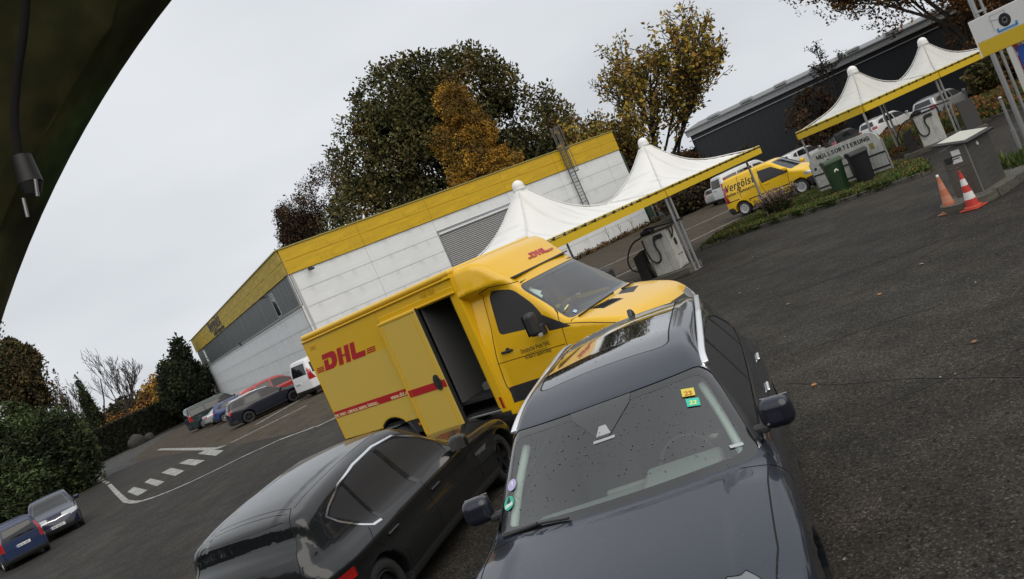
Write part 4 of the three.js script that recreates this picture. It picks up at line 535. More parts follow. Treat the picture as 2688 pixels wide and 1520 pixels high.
// ---------------------------------------------------------------- the driver
{
  const caps = [], cap = (a, b, ra, rb, k = .03, set = caps) => set.push([a, b, ra, rb, k]);
  // local axes: x forward, y up, z to the right; hips at the origin
  const hip = [0, 0, 0], chest = [-.06, .38, 0], neck = [-.05, .56, 0], head = [.0, .70, 0];
  cap([0, .02, -.08], [0, .02, .08], .13, .13); cap([0, .02, 0], chest, .14, .15, .06); cap([-.06, .44, -.14], [-.06, .44, .14], .085, .085, .05); cap(chest, neck, .1, .058, .05); cap(neck, [-.02, .64, 0], .055, .055);
  for (const s of [-1, 1]) { cap([0, 0, s * .1], [.44, .05, s * .13], .088, .062, .04); cap([.44, .05, s * .13], [.55, -.36, s * .12], .06, .042); cap([.55, -.36, s * .12], [.70, -.39, s * .13], .045, .035); }
  const arms = [], hands = [];
  for (const s of [-1, 1]) {
    const sh = [-.06, .45, s * .19], el = [.17, .25, s * .25], wr = [.42, .44, s * .17]; cap(sh, el, .056, .044, .04, arms); cap(el, wr, .043, .029, .02, arms);
    const palm = [.475, .47, s * .165]; cap(wr, palm, .03, .034, .02, hands);
    for (let f = 0; f < 4; f++) { const o = -.03 + f * .02, L = [.036, .042, .04, .032][f], a = [palm[0] + .022, palm[1] + .02 - f * .004, palm[2] - s * o], b = [a[0] + L * .8, a[1] + .012, a[2] - s * .004], c = [b[0] + .004, b[1] - L * .75, b[2] - s * .008]; cap(a, b, .0095, .009, .006, hands); cap(b, c, .009, .0078, .004, hands); }
    const t0 = [palm[0] - .005, palm[1] - .005, palm[2] - s * .03], t1 = [t0[0] + .035, t0[1] - .022, t0[2] - s * .012]; cap(t0, t1, .012, .010, .008, hands); cap(t1, [t1[0] + .026, t1[1] + .004, t1[2]], .010, .0085, .004, hands);
  }
  const dist = ([a, b, ra, rb], x, y, z) => { const px = x - a[0], py = y - a[1], pz = z - a[2], bx = b[0] - a[0], by = b[1] - a[1], bz = b[2] - a[2], t = clamp((px * bx + py * by + pz * bz) / (bx * bx + by * by + bz * bz), 0, 1); return Math.hypot(px - bx * t, py - by * t, pz - bz * t) - lerp(ra, rb, t); };
  const ell = (x, y, z, c, r) => (Math.hypot((x - c[0]) / r[0], (y - c[1]) / r[1], (z - c[2]) / r[2]) - 1) * Math.min(...r);
  const blend = (set, x, y, z, d = 9) => { for (const c of set) d = smin(d, dist(c, x, y, z), c[4]); return d; };
  const headD = (x, y, z) => { let d = ell(x, y, z, [-.005, .745, 0], [.098, .118, .077]); d = smin(d, ell(x, y, z, [.035, .675, 0], [.058, .062, .056]), .04); d = smin(d, dist([[.088, .745, 0], [.108, .715, 0], .009, .015], x, y, z), .018); for (const s of [-1, 1]) { d = smin(d, ell(x, y, z, [-.005, .725, s * .08], [.022, .034, .012]), .008); d = Math.max(d, -ell(x, y, z, [.094, .745, s * .032], [.018, .012, .017])); } return Math.max(d, -ell(x, y, z, [.098, .668, 0], [.014, .005, .024])); };
  const bodyF = (x, y, z) => -smin(blend(hands, x, y, z, blend(arms, x, y, z, blend(caps, x, y, z))), headD(x, y, z), .02);
  const jacketF = (x, y, z) => { const d = Math.min(blend(caps.slice(0, 4), x, y, z), blend(arms, x, y, z)) - .014; return Math.min(-d, y + .06, .52 - y, .40 - x); };
  const trouF = (x, y, z) => { const d = blend(caps.filter((c, i) => i === 0 || i > 4), x, y, z) - .011; return Math.min(-d, .05 - y, y + .36, .60 - x); };
  const a = -.668, lx = 4.06, lz = -.43, me = thing('person', 'person at the wheel of the yellow van, dark jacket, both hands on the steering wheel', 'person', [-3.033 + lx * Math.cos(a) + lz * Math.sin(a), 1.13, -14.239 - lx * Math.sin(a) + lz * Math.cos(a)], a);
  part('body', fieldGeometry(bodyF, [-.3, -.48, -.36], [.82, .9, .36], .0125), std(.42, .24, .17, .55), me);
  part('jacket', fieldGeometry(jacketF, [-.3, -.1, -.36], [.5, .58, .36], .018), std(.035, .037, .045, .8), me);
  part('trousers', fieldGeometry(trouF, [-.2, -.45, -.28], [.75, .2, .28], .02), std(.025, .028, .04, .8), me);
  part('shoulder_panel', fieldGeometry((x, y, z) => Math.min(-(Math.min(blend(caps.slice(0, 4), x, y, z), blend(arms, x, y, z)) - .017), y - .26, .45 - y + 0 * z, .30 - x), [-.3, .2, -.36], [.4, .5, .36], .02), std(.62, .36, .03, .7), me);
  part('hair', fieldGeometry((x, y, z) => Math.min(-(ell(x, y, z, [-.014, .755, 0], [.104, .122, .084])), Math.max(y - .775, -.03 - x)), [-.15, .6, -.1], [.12, .9, .1], .009), std(.03, .02, .014, .7), me);
  for (const s of [-1, 1]) { const e = part('eye', new THREE.SphereGeometry(.011, 12, 8), std(.7, .7, .68, .2), me); e.position.set(.082, .745, s * .032); const i = part('iris', new THREE.SphereGeometry(.006, 10, 6), M.ink, e); i.position.set(.0065, 0, 0); }
}
// ---------------------------------------------------------------- tent canopies
M.membrane = new THREE.MeshPhysicalMaterial({ color: 0xffffff, roughness: .55, side: THREE.DoubleSide, transmission: .12, thickness: 0, map: tex(512, 512, (u, v) => { const n = fbm(u * 5, v * 5, 8, 5, 5), s = fbm(u * 40, v * 4, 3, 3, 40); const k = .925 - .07 * n - .05 * sstep(.55, .8, s); return [k, k * .998, k * .985]; }, true) });
M.membraneOld = M.membrane.clone(); M.membraneOld.color.setRGB(.74, .74, .72); M.beamYellow = std(.64, .44, .016, .5); M.beamRail = std(.52, .42, .08, .5);
function canopy(name, label, group, K, yaw, a, b, h, hp, bays, posts, mem, slump) { // local x along the front beam, -z away from it
  const t = thing(name, label, 'canopy', [K[0], 0, K[1]], yaw, group);
  for (const i of bays) {
    const n = 28, p = [], uv = [], id = []; const cx = (i + .5) * a, cz = -b / 2;
    for (let v = 0; v <= n; v++) for (let u = 0; u <= n; u++) {
      let U = u / n * 2 - 1, W = v / n * 2 - 1; const q = Math.max(Math.abs(U), Math.abs(W)), rr = Math.hypot(U, W) || 1e-6, circ = q / rr, k = 1 - sstep(.15, .8, q); const X = lerp(U, U * circ * 1.0, k), Z = lerp(W, W * circ, k), r = clamp(lerp(q, Math.hypot(X, Z), k), 0, 1);
      const y = h + .06 + (hp - h - .06) * Math.pow(1 - r, 1.75) * (1 - .16 * r); const edge = slump * (1 - X * X) * (1 - Z * Z) * 0; p.push(cx + X * (a / 2 - .09), y - edge, cz + Z * (b / 2 - .09)); uv.push(U * .5 + .5, W * .5 + .5); }
    for (let v = 0; v < n; v++) for (let u = 0; u < n; u++) { const A = v * (n + 1) + u; id.push(A, A + n + 1, A + 1, A + 1, A + n + 1, A + n + 2); }
    const g = new THREE.BufferGeometry(); g.setAttribute('position', new THREE.Float32BufferAttribute(p, 3)); g.setAttribute('uv', new THREE.Float32BufferAttribute(uv, 2)); g.setIndex(id); g.computeVertexNormals(); const m = part('membrane', g, mem, t);
    const seams = []; for (const [sx, sz] of [[1, 1], [-1, 1], [1, -1], [-1, -1]]) { const pts = []; for (let k = 1; k <= 12; k++) { const r = k / 12 * .97, kk = 1 - sstep(.15, .8, r), c = lerp(1, .7071, kk); const R2 = clamp(lerp(r, Math.hypot(r * c, r * c), kk), 0, 1); pts.push([cx + sx * r * c * a / 2, h + .06 + (hp - h - .06) * Math.pow(1 - R2, 1.75) * (1 - .16 * R2) + .012, cz + sz * r * c * b / 2]); } seams.push(tube(pts, .018, 16, 5)); } part('seam', seams, mem, m);
    const c = new THREE.SphereGeometry(.17, 20, 12, 0, 6.3, 0, 1.9); c.scale(1, 1.05, 1); c.translate(cx, hp - .10, cz); part('peak_cap', [c, lathe([[.15, -.2], [.19, -.16], [.17, -.1]], 20).translate(cx, hp - .03, cz)], M.white, t);
    part('mast', bar([cx, h + .4, cz], [cx, hp, cz], .035, 8), M.zinc, t);
    for (const [x0, z0, x1, z1, s] of [[i * a, 0, (i + 1) * a, 0, 1], [i * a, -b, (i + 1) * a, -b, -1], [i * a, 0, i * a, -b, 1], [(i + 1) * a, 0, (i + 1) * a, -b, 1]]) {
      const off = x0 === x1 ? (x0 === i * a ? .005 : -.005) : 0, sh = .07; const A = [x0 + off + (x1 > x0 ? sh * 0 + .03 : 0), h - .09, z0 - (z1 < z0 ? .06 : 0)], B = [x1 + off - (x1 > x0 ? .03 : 0), h - .09, z1 + (z1 < z0 ? .06 : 0)]; const be = part('edge_beam', beam(A, B, .07, .2), M.beamYellow, t);
      const o2 = x0 === x1 ? [x0 === i * a ? -.02 : .02, 0] : [0, s * .02]; const rail = [bar([A[0] + o2[0], h + .075, A[2] + o2[1]], [B[0] + o2[0], h + .075, B[2] + o2[1]], .026, 6)]; part('rail', rail, M.beamRail, be);
      const L = Math.hypot(B[0] - A[0], B[2] - A[2]), nn = Math.floor(L / .42); const cl = []; for (let k = 1; k < nn; k++) { const f = k / nn; cl.push(box(.05, .085, .05, lerp(A[0], B[0], f) + o2[0] * 1.1, h + .05, lerp(A[2], B[2], f) + o2[1] * 1.1)); } stuff(part('clip', cl, M.blackPlastic, be)); }
  }
  for (const [x, z, hh = h - .19] of posts) { const p = part('post', bar([x, 0, z], [x, hh, z], .038, 10), M.zinc, t); part('foot_plate', box(.2, .012, .16, x, .012, z), M.steel, p); part('collar', bar([x, hh * .46, z], [x, hh * .46 + .06, z], .05, 10), M.zinc, p); }
  return t;
}
canopy('tent_canopy', 'nearer white tent canopy with two peaks and yellow edge beam, behind the delivery van', 'pointed tent canopies over the vacuum bays', [5.167, -22.01], .77, 6.6, 4.264, 2.48, 4.34, [-1, 0], [[-.02, -.06], [.22, -.06], [6.3, -.5], [-6.5, -.1], [.02, -4.2], [6.5, -4.2], [-6.5, -4.2]], M.membrane, 0);
canopy('tent_canopy', 'farther grey-white tent canopy with two peaks, right of the yellow service van', 'pointed tent canopies over the vacuum bays', [12.686, -24.5], .464, 4.304, 2.803, 2.37, 3.73, [0, 1], [[.05, -.1], [4.2, -.1], [4.42, -.1], [.08, -2.72], [4.9, -2.7], [4.68, -2.7], [8.5, -.1]], M.membraneOld, 0);

// ---------------------------------------------------------------- vacuum stations
M.kerb = new THREE.MeshStandardMaterial({ roughness: .9, map: tex(256, 256, (u, v) => { const n = fbm(u * 8, v * 8, 5, 5, 8), f = noise3(u * 90, v * 90, 3, 90); const k = .24 + .18 * n + .1 * (f - .5); return [k * 1.0, k * .97, k * .88]; }, true) });
function vacuum(label, pos, yaw, sc, group) {
  const t = thing('vacuum_station', label, 'vacuum cleaner', pos, yaw, group); t.scale.setScalar(sc); const W = M.panelGrey, hose = M.rubber;
  part('plinth', box(2.0, .2, .95, -.2, .1, -.1, .02), M.kerb, t);
  part('cabinet', [(() => { const g = extrude([[-.41, 0], [.41, 0], [.41, 1.27], [-.41, 1.22]], .58, .012); g.translate(0, .22, -.52); return g; })()], W, t);
  part('side_panel', box(.02, 1.16, .5, .43, .84, -.23, .008), W, t); part('base_shadow_gap', box(.86, .03, .58, 0, .21, -.23), M.gap, t);  // dark joint strip between cabinet and plinth
  part('top_cover', box(.95, .035, .66, .02, 1.52, -.23, .012), M.blackPlastic, t); part('panel_joint', box(.006, 1.2, .01, .16, .84, .068), M.gap, t);
  part('nozzle_holder', [box(.30, .13, .06, .12, 1.36, .09, .02), box(.12, .1, .1, .0, 1.33, .1, .04), ...[0, 1, 2].map(i => new THREE.SphereGeometry(.018, 8, 6).translate(.21, 1.40 - i * .04, .125))], M.blackPlastic, t);
  const h2 = [[-.43, 1.42, .1], [-.42, 1.2, .12], [-.40, .95, .12], [-.34, .72, .12], [-.22, .62, .12], [-.08, .66, .12], [-.02, .85, .12], [-.06, 1.1, .12], [-.04, 1.3, .12]]; part('hose', tube(h2, .026, 50, 8), hose, t);
  const h1 = [[-.46, 1.5, .05], [-.75, 1.45, .05], [-1.05, 1.2, .06], [-1.2, .9, .06], [-1.15, .66, .06], [-.95, .55, .06], [-.75, .60, .06], [-.58, .78, .06]]; part('hose', tube(h1, .026, 60, 8), hose, t);
  part('hose_arm', [tube([[-.5, 1.52, -.1], [-.3, 1.68, -.1], [.0, 1.66, -.1], [.6, 1.6, -.1], [1.0, 1.58, -.12]], .03, 30, 8), box(.4, .12, .3, -.25, 1.6, -.1, .05)], M.blackPlastic, t);
  part('hose', tube([[.5, 1.55, .0], [.52, 1.35, .02], [.5, 1.2, -.02], [.5, 1.34, -.2], [.48, 1.56, -.3]], .024, 30, 8), hose, t);
  part('pillar', [(() => { const g = extrude([[-.16, 0], [.16, 0], [.18, 1.02], [-.14, .9]], .26, .015); g.translate(-.82, .1, -.2); return g; })()], std(.022, .018, .016, .6), t); part('brace', bar([-.62, .7, .0], [-.45, .2, .05], .03, 8), M.blackPlastic, t);
  const ov = new THREE.CylinderGeometry(.085, .085, .012, 24); ov.scale(1.4, 1, 1); ov.rotateZ(Math.PI / 2); ov.translate(.445, 1.02, -.22); part('round_grille', ov, M.blackPlastic, t);
  { const a = text('park', .085, { depth: .003 }); a.translate(.06, .62, .062); part('lettering', a, M.ink, t); const b = [box(.003, .03, .12, .442, .62, -.14), box(.003, .03, .12, .442, .62, -.33)]; part('lettering', b, M.ink, t); part('label', box(.02, .05, .003, .24, .45, .063), M.ink, t); part('label', [box(.08, .012, .003, -.15, 1.0, .063), box(.05, .012, .003, -.13, .97, .063), box(.02, .06, .003, -.24, 1.08, .063)], M.ink, t); }
  return t;
}
M.panelGrey = new THREE.MeshStandardMaterial({ roughness: .5, map: tex(256, 256, (u, v) => { const n = fbm(u * 6, v * 6, 15, 5, 6), s = fbm(u * 30, v * 4, 25, 3, 30); const k = .80 - .10 * n - .08 * sstep(.5, .8, s); return [k, k, k * .975]; }, true) });
vacuum('white vacuum station with black hoses and a dark pillar beside the nearer tent post', [4.52, 0, -22.55], -.69, .98, 'vacuum stations');
vacuum('white vacuum station with a looped hose under the farther grey-white tent', [15.5, 0, -26.35], -.55, .86, 'vacuum stations');
{ const t = thing('mat_stand', 'dark slanted mat stand beside the farther vacuum station', 'mat stand', [16.75, 0, -26.0], -.5); const g = box(.5, 1.15, .12, 0, .62, 0, .02); g.rotateX(-.35); part('panel', g, std(.03, .028, .026, .7), t); part('base', box(.7, .12, .5, 0, .06, -.05, .02), M.kerb, t); part('support', [bar([-.2, .1, -.4], [-.2, .9, -.3], .02), bar([.2, .1, -.4], [.2, .9, -.3], .02)], M.steel, t); }

// ---------------------------------------------------------------- planted island, kerbs, bins, board
const islandPoly = [[6.77, -26.9], [7.6, -26.6], [8.5, -25.75], [9.55, -23.5], [10.6, -21.9], [11.48, -20.71], [11.85, -20.95], [12.9, -23.0], [13.6, -25.6], [13.0, -28.4], [11.4, -30.2], [9.72, -30.0], [7.92, -28.7]];
{
  struct('planted_island', sheet(islandPoly, .07, 1, null, 2), new THREE.MeshStandardMaterial({ roughness: 1, map: tex(256, 256, (u, v) => { const n = fbm(u * 10, v * 10, 5, 5, 10); return [.20 + .18 * n, .19 + .16 * n, .10 + .09 * n]; }, true) }));
  const kerb = new THREE.Group(); kerb.name = numbered('island_kerb'); kerb.userData.kind = 'structure'; scene.add(kerb); const R = rng(8);
  const kerbRun = (pts, parent, hgt = .12, L = .95) => { for (let i = 0; i < pts.length - 1; i++) { const [a, b] = [pts[i], pts[i + 1]], D = Math.hypot(b[0] - a[0], b[1] - a[1]), n = Math.max(1, Math.round(D / L)); for (let k = 0; k < n; k++) { const f0 = k / n, f1 = (k + 1) / n, A = [lerp(a[0], b[0], f0), lerp(a[1], b[1], f0)], B = [lerp(a[0], b[0], f1), lerp(a[1], b[1], f1)], l = Math.hypot(B[0] - A[0], B[1] - A[1]); const g = box(l - .015, hgt + .06, .12, 0, hgt / 2 - .03 + (R() - .5) * .014, 0, .015); const m = part('kerb_stone', g, M.kerb, parent); m.position.set((A[0] + B[0]) / 2, 0, (A[1] + B[1]) / 2); m.rotation.y = Math.atan2(-(B[1] - A[1]), B[0] - A[0]); } } };
  kerbRun([...islandPoly, islandPoly[0]], kerb);
  const k2 = new THREE.Group(); k2.name = numbered('verge_kerb'); k2.userData.kind = 'structure'; scene.add(k2); kerbRun([[11.9, -27.2], [14.97, -28.9], [16.37, -28.5], [17.67, -28.3], [18.48, -27.6], [19.2, -26.4], [22, -23.0]], k2);
  struct('grass_verge', sheet([[11.9, -27.3], [14.97, -29], [16.4, -28.6], [17.7, -28.4], [18.5, -27.7], [19.3, -26.4], [22.1, -23], [34, -22], [46, -44], [30, -52], [22, -47], [17.5, -40], [14, -33]], .05, 1, null, 2), new THREE.MeshStandardMaterial({ roughness: 1, map: tex(256, 256, (u, v) => { const n = fbm(u * 10, v * 10, 35, 5, 10); return [.24 + .2 * n, .22 + .16 * n, .10 + .08 * n]; }, true) }));
  const inside = (x, z, P) => { let c = false; for (let i = 0, j = P.length - 1; i < P.length; j = i++) if ((P[i][1] > z) !== (P[j][1] > z) && x < (P[j][0] - P[i][0]) * (z - P[i][1]) / (P[j][1] - P[i][1]) + P[i][0]) c = !c; return c; };
  const s = [], lf = []; while (s.length < 6500) { const x = lerp(6.7, 13.8, R()), z = lerp(-30.3, -20.6, R()); if (inside(x, z, islandPoly)) { const d = fbm(x * .8, z * .8, 3, 3); if (R() > .25 + d) continue; s.push([x, .08, z, .5 + d * 1.1, clamp(d * 1.6 - .3 + (R() - .5) * .5, 0, .99)]); if (R() < .16) lf.push([x, .1 + R() * .1, z, .6]); } }
  tag(foliage(scene, 'island_grass', s, { leaf: .15, leaves: 9, r: .13, long: 3.6, up: .75, colors: [[.06, .085, .02], [.075, .11, .024], [.09, .12, .03], [.13, .12, .045]], seed: 31 }), 'rough green grass and weeds on the island with the wheelie bins', 'grass', null, 'stuff');
  tag(foliage(scene, 'island_leaves', lf, { leaf: .1, leaves: 3, r: .16, long: 1.4, colors: [[.2, .1, .02], [.14, .07, .02], [.24, .15, .03]], seed: 33 }), 'yellow and brown fallen leaves in the island grass', 'leaf litter', null, 'stuff');
  const v = [], vl = [], vp = [[11.9, -27.3], [14.97, -29], [16.4, -28.6], [17.7, -28.4], [18.5, -27.7], [19.3, -26.4], [22.1, -23], [30, -24], [34, -40], [28, -47], [22, -45], [17.5, -40], [14, -33]];
  while (v.length < 9000) { const x = lerp(12, 34, R()), z = lerp(-48, -22, R()); if (!inside(x, z, vp)) continue; const d = fbm(x * .5, z * .5, 13, 3); v.push([x, .06, z, .5 + d, d]); if (R() < .5 * (1 - d)) vl.push([x + R(), .12, z + R(), .8]); if (d < .5 && R() < .5) vl.push([x + R(), .12, z + R(), 1]); }
  tag(foliage(scene, 'verge_grass', v, { leaf: .3, leaves: 6, r: .16, long: 4, up: 1, colors: [[.05, .06, .015], [.06, .085, .018], [.07, .09, .02], [.05, .07, .015]], seed: 41 }), 'green grass strip between the far cars and the kerb', 'grass', null, 'stuff');
  tag(foliage(scene, 'verge_leaves', vl, { leaf: .16, leaves: 5, r: .3, long: 1.4, colors: [[.2, .085, .02], [.14, .06, .02], [.22, .12, .03], [.1, .05, .02]], seed: 43 }), 'brown fallen leaves covering the grass strip by the far kerb', 'leaf litter', null, 'stuff');
  // pale flowering weed by the van's front wheel
  const w = thing('flowering_bush', 'straggly pinkish-grey flowering weed in front of the yellow service van', 'bush', [9.7, .07, -26.6]); const st = []; const fs = []; for (let i = 0; i < 46; i++) { const a = R() * 6.28, r = Math.sqrt(R()) * .75, hh = .45 + R() * .45; st.push(bar([Math.cos(a) * r * .4, 0, Math.sin(a) * r * .4], [Math.cos(a) * r, hh, Math.sin(a) * r], .008, 4)); for (let k = 0; k < 7; k++) fs.push([Math.cos(a) * r * (.5 + k * .09), hh * (.35 + k * .11), Math.sin(a) * r * (.5 + k * .09), .8, k / 7]); } part('stems', st, std(.06, .06, .025, .9), w); foliage(w, 'flowers', fs, { leaf: .1, leaves: 8, r: .1, colors: [[.06, .07, .02], [.09, .08, .04], [.17, .12, .12], [.26, .2, .19]], seed: 51 });
}
function bin(label, pos, yaw, m, mark, sc = 1) {
  const t = thing('wheelie_bin', label, 'wheelie bin', pos, yaw); t.scale.set(sc * .86, sc * 1.12, sc * .86); const b = new THREE.CylinderGeometry(.385, .30, .86, 4, 1); b.rotateY(Math.PI / 4); b.scale(1, 1, 1.12); b.translate(0, .52, 0); part('body', [b, box(.57, .07, .64, 0, .95, 0, .02)], m, t);
  const lid = part('lid', [(() => { const g = extrude([[-.31, 0], [.31, 0], [.29, .05], [.1, .09], [-.29, .075]], .64, .012); g.translate(0, 0, -.32); g.translate(.0, .985, 0); return g; })(), box(.06, .05, .5, -.33, 1.02, 0, .02)], m, t); part('handle', box(.03, .03, .4, -.37, 1.04, 0, .012), m, lid);
  for (const z of [.25, -.25]) { const w = new THREE.CylinderGeometry(.1, .1, .05, 20); w.rotateX(Math.PI / 2); w.translate(-.28, .1, z); part('wheel', w, M.rubber, t); }
  if (mark) { const g = new THREE.TorusGeometry(.055, .028, 6, 16, Math.PI); g.rotateY(Math.PI / 2); g.translate(.255, .7, 0); part('white_mark', g, M.white, t); } return t;
}
bin('dark green wheelie bin with a white mark on its front, left of the black bin', [10.95, .03, -24.28], -1.75, std(.022, .055, .022, .5), true, 1.02);
bin('black wheelie bin in front of the waste sorting board', [11.52, .03, -23.70], -1.75, std(.012, .0125, .016, .45), false, 1.0);
bin('dark green wheelie bin behind the small blue cars at the left edge', [-22.5, 0, -33.6], -.6, std(.03, .05, .028, .6), false, .95);
{ // waste sorting board
  const t = thing('notice_board', 'white waste sorting board with rounded top corners on posts behind the bins', 'notice board', [11.72, 0, -24.85], -1.063); const W = 2.72, hw = W / 2, m = M.panelGrey;
  const arc = (cx, cy, r, a0, a1, n = 8) => Array.from({ length: n + 1 }, (_, i) => { const a = lerp(a0, a1, i / n); return [cx + Math.cos(a) * r, cy + Math.sin(a) * r]; });
  const top = [[-hw, .86], [hw, .86], ...arc(hw - .4, 1.52 - .4 + .06, .4, 0, Math.PI / 2), ...arc(-hw + .4, 1.52 - .4 + .06, .4, Math.PI / 2, Math.PI)]; part('top_panel', extrude(top, .03, .004), m, t);
  part('lower_panel', [box(1.22, .40, .03, hw - .63, .60, .015, .006)], m, t); part('lower_panel', [box(1.36, .40, .03, -hw + .70, .60, .015, .006)], m, t); part('bottom_panel', box(W - .04, .1, .03, 0, .315, .015, .006), m, t);
  part('frame', [box(W, .045, .05, 0, .835, .02), box(W, .045, .05, 0, .385, .02), box(.045, .56, .05, .06, .62, .02), box(.03, .3, .04, -.30, 1.0, .045), box(.03, .3, .04, .42, 1.0, .045)], M.blackPlastic, t);
  for (const x of [-hw - .02, hw + .02]) part('post', bar([x, 0, 0], [x, 1.25, 0], .032, 8), M.zinc, t);
  { const s = 'MÜLLSORTIERUNG', r = []; const L = 1.9; [...s].forEach((c, i) => { const g = text(c, .135, { depth: .006, sx: 1.15 }); g.translate(-.92 + i * (L / 13.0), 1.395, .036); r.push(plain(g)); }); part('lettering', r, M.ink, t); const w = text('Restmüll', .11, { depth: .005, font: fontRegular }); w.translate(.05, 1.09, .036); part('lettering', w, M.ink, t); }
  for (const [x, y] of [[-.62, 1.19], [-.92, 1.0], [-1.2, 1.05]]) { const d = new THREE.CylinderGeometry(.05, .05, .006, 16); d.rotateX(Math.PI / 2); d.translate(x, y, .036); part('arrow_mark', [d, box(.09, .02, .004, x + .03, y + .03, .037)], M.ink, t); part('small_print', [box(.2, .012, .003, x + .12, y + .11, .035), box(.13, .012, .003, x + .2, y - .02, .035), box(.1, .012, .003, x + .2, y - .06, .035)], std(.3, .3, .3, .7), t); }
  part('weathered_sticker', box(.16, .2, .004, 1.02, 1.12, .036), std(.25, .22, .07, .7), t);
}
// ---------------------------------------------------------------- steel cabinet, cones, pylon sign on the right
{
  const pl = new THREE.Group(); pl.name = numbered('kerb_island'); pl.userData.kind = 'structure'; scene.add(pl); pl.position.set(9.55, 0, -14.72); pl.rotation.y = .535; const R = rng(4);
  const rows = 7; for (let i = 0; i < rows; i++) part('kerb_stone', box(2.6 / rows - .012, .24, .13, -1.3 + (i + .5) * 2.6 / rows, .05 + (R() - .5) * .01, .50, .02), M.kerb, pl); part('slab', box(2.6, .2, .95, 0, .055, -.03, .03), M.kerb, pl); { const g = new THREE.CylinderGeometry(.5, .5, .19, 16, 1, false, 0, Math.PI); g.rotateY(Math.PI); g.translate(-1.3, .05, .03); part('rounded_end', g, M.kerb, pl); }
  const c = thing('steel_cabinet', 'dull stainless steel cabinet with a sloping lid and white stickers on the kerb island', 'cabinet', [8.93, .15, -14.35], .535); const st = M.cabinet = new THREE.MeshStandardMaterial({ roughness: .42, metalness: .75, map: tex(128, 256, (u, v) => { const k = .40 + .08 * fbm(u * 4, v * 30, 2, 3, 4) + .06 * fbm(u * 4, v * 4, 6, 3, 4); return [k, k * .985, k * .95]; }, true) });
  part('body', box(.92, .95, .5, 0, .475, 0, .012), st, c); part('edge_strip', [box(.02, .95, .02, -.455, .475, .245, .006)], M.steel, c); { const g = box(1.08, .045, .66, 0, 0, 0, .015); g.rotateX(.2); g.translate(0, 1.02, .02); part('lid', g, M.blackPlastic, c); const q = box(.9, .02, .5, 0, .035, 0, .006); q.rotateX(.2); q.translate(0, 1.02, .02); part('lid_panel', q, std(.5, .5, .44, .6), c); }
  part('seam', [box(.006, .01, .5, -.464, .56, 0), box(.12, .01, .006, -.4, .56, .253)], M.chrome, c); part('sticker', box(.004, .1, .16, -.463, .84, .04), M.white, c); part('sticker', box(.004, .11, .18, -.464, .70, .02), M.white, c); part('sticker_print', box(.002, .02, .12, -.467, .73, .02), M.ink, c); { const d = new THREE.CylinderGeometry(.035, .035, .006, 16); d.rotateX(Math.PI / 2); d.translate(-.05, .84, .253); part('round_sticker', d, M.white, c); } part('hatch', box(.05, .1, .14, -.475, .74, -.12, .01), M.blackPlastic, c); { const h = box(.3, .03, .22, .60, .6, -.05, .01); part('side_shelf', h, st, c); }
  const cone = (label, x, z, mats, sc, tilt) => { const t = thing('traffic_cone', label, 'traffic cone', [x, 0, z], .4); t.scale.setScalar(sc); part('base', [box(.36, .028, .36, 0, .016, 0, .012), lathe([[.15, .03], [.17, .03], [.155, .06], [.12, .075]], 20)], mats[0], t); const y = [.06, .2, .34, .47, .6, .72], r = h => lerp(.125, .026, h / .72); for (let i = 0; i < 5; i++) part('band', lathe([[r(y[i]) , y[i]], [r(y[i + 1]), y[i + 1]]], 24), mats[1 + i % 2], t); part('tip', lathe([[.026, .72], [.028, .735], [.022, .76], [.001, .765]], 16), mats[3], t); return t; };
  const faded = std(.50, .16, .085, .7), faded2 = std(.55, .24, .15, .75); cone('faded orange traffic cone, left of the two by the steel cabinet', 8.10, -14.12, [std(.3, .14, .07, .8), faded, faded2, M.white], .98); cone('red traffic cone with white bands, right of the two by the steel cabinet', 8.17, -13.56, [std(.42, .045, .02, .6), std(.5, .04, .025, .55), std(.72, .72, .72, .5), std(.3, .02, .015, .6)], .95);
  const s = thing('pylon_sign', 'white and yellow sign with a tyre symbol on steel tubes, upper right corner', 'sign', [9.38, 0, -13.57], -.98); const P = 2.6;
  part('sign_panel', box(P, .42, .14, P / 2, 2.87, 0, .01), std(.72, .72, .71, .5), s); part('yellow_band', box(P, .26, .141, P / 2, 2.53, 0, .01), std(.66, .45, .02, .5), s); part('edge_cap', box(.02, .68, .15, -.008, 2.74, 0), M.white, s);
  { const X = .52, Yy = 2.86; const ring = new THREE.TorusGeometry(.085, .032, 10, 28); ring.scale(.8, 1, .25); ring.translate(X, Yy, .073); part('tyre_symbol', ring, M.ink, s); const hub = []; for (let i = 0; i < 5; i++) { const b = box(.014, .11, .004); b.rotateZ(i * Math.PI / 5); b.translate(X, Yy, .073); hub.push(b); } part('hub_symbol', hub, M.ink, s); part('tray_symbol', [box(.30, .04, .006, X + .0, Yy - .15, .072), box(.035, .07, .006, X - .15, Yy - .125, .072), box(.035, .07, .006, X + .15, Yy - .125, .072)], std(.10, .3, .55, .5), s); part('frame_symbol', [box(.008, .28, .004, X - .2, Yy + .02, .072), box(.24, .008, .004, X - .08, Yy + .16, .072), box(.008, .24, .004, X + .04, Yy + .05, .072), (() => { const b = box(.22, .012, .004); b.rotateZ(-.25); b.translate(X - .12, Yy + .06, .073); return b; })()], std(.4, .4, .4, .6), s); }
  part('post', [box(.09, 2.42, .09, .42, 1.2, .02, .01)], std(.62, .62, .58, .5), s); part('blue_panel', box(.14, 2.2, .03, .56, 1.25, -.02), std(.02, .09, .40, .4), s); part('post', bar([.75, 0, 0], [.75, 2.42, 0], .04, 10), M.zinc, s); part('post', bar([.98, 0, -.1], [.98, 2.42, -.1], .04, 10), M.zinc, s); part('cross_bar', [bar([.42, 1.9, 0], [1.2, 2.02, -.05], .014, 6), bar([.42, 1.2, 0], [1.2, 1.35, -.05], .014, 6), bar([.75, 1.5, 0], [1.2, 1.8, -.1], .014, 6)], M.zinc, s);
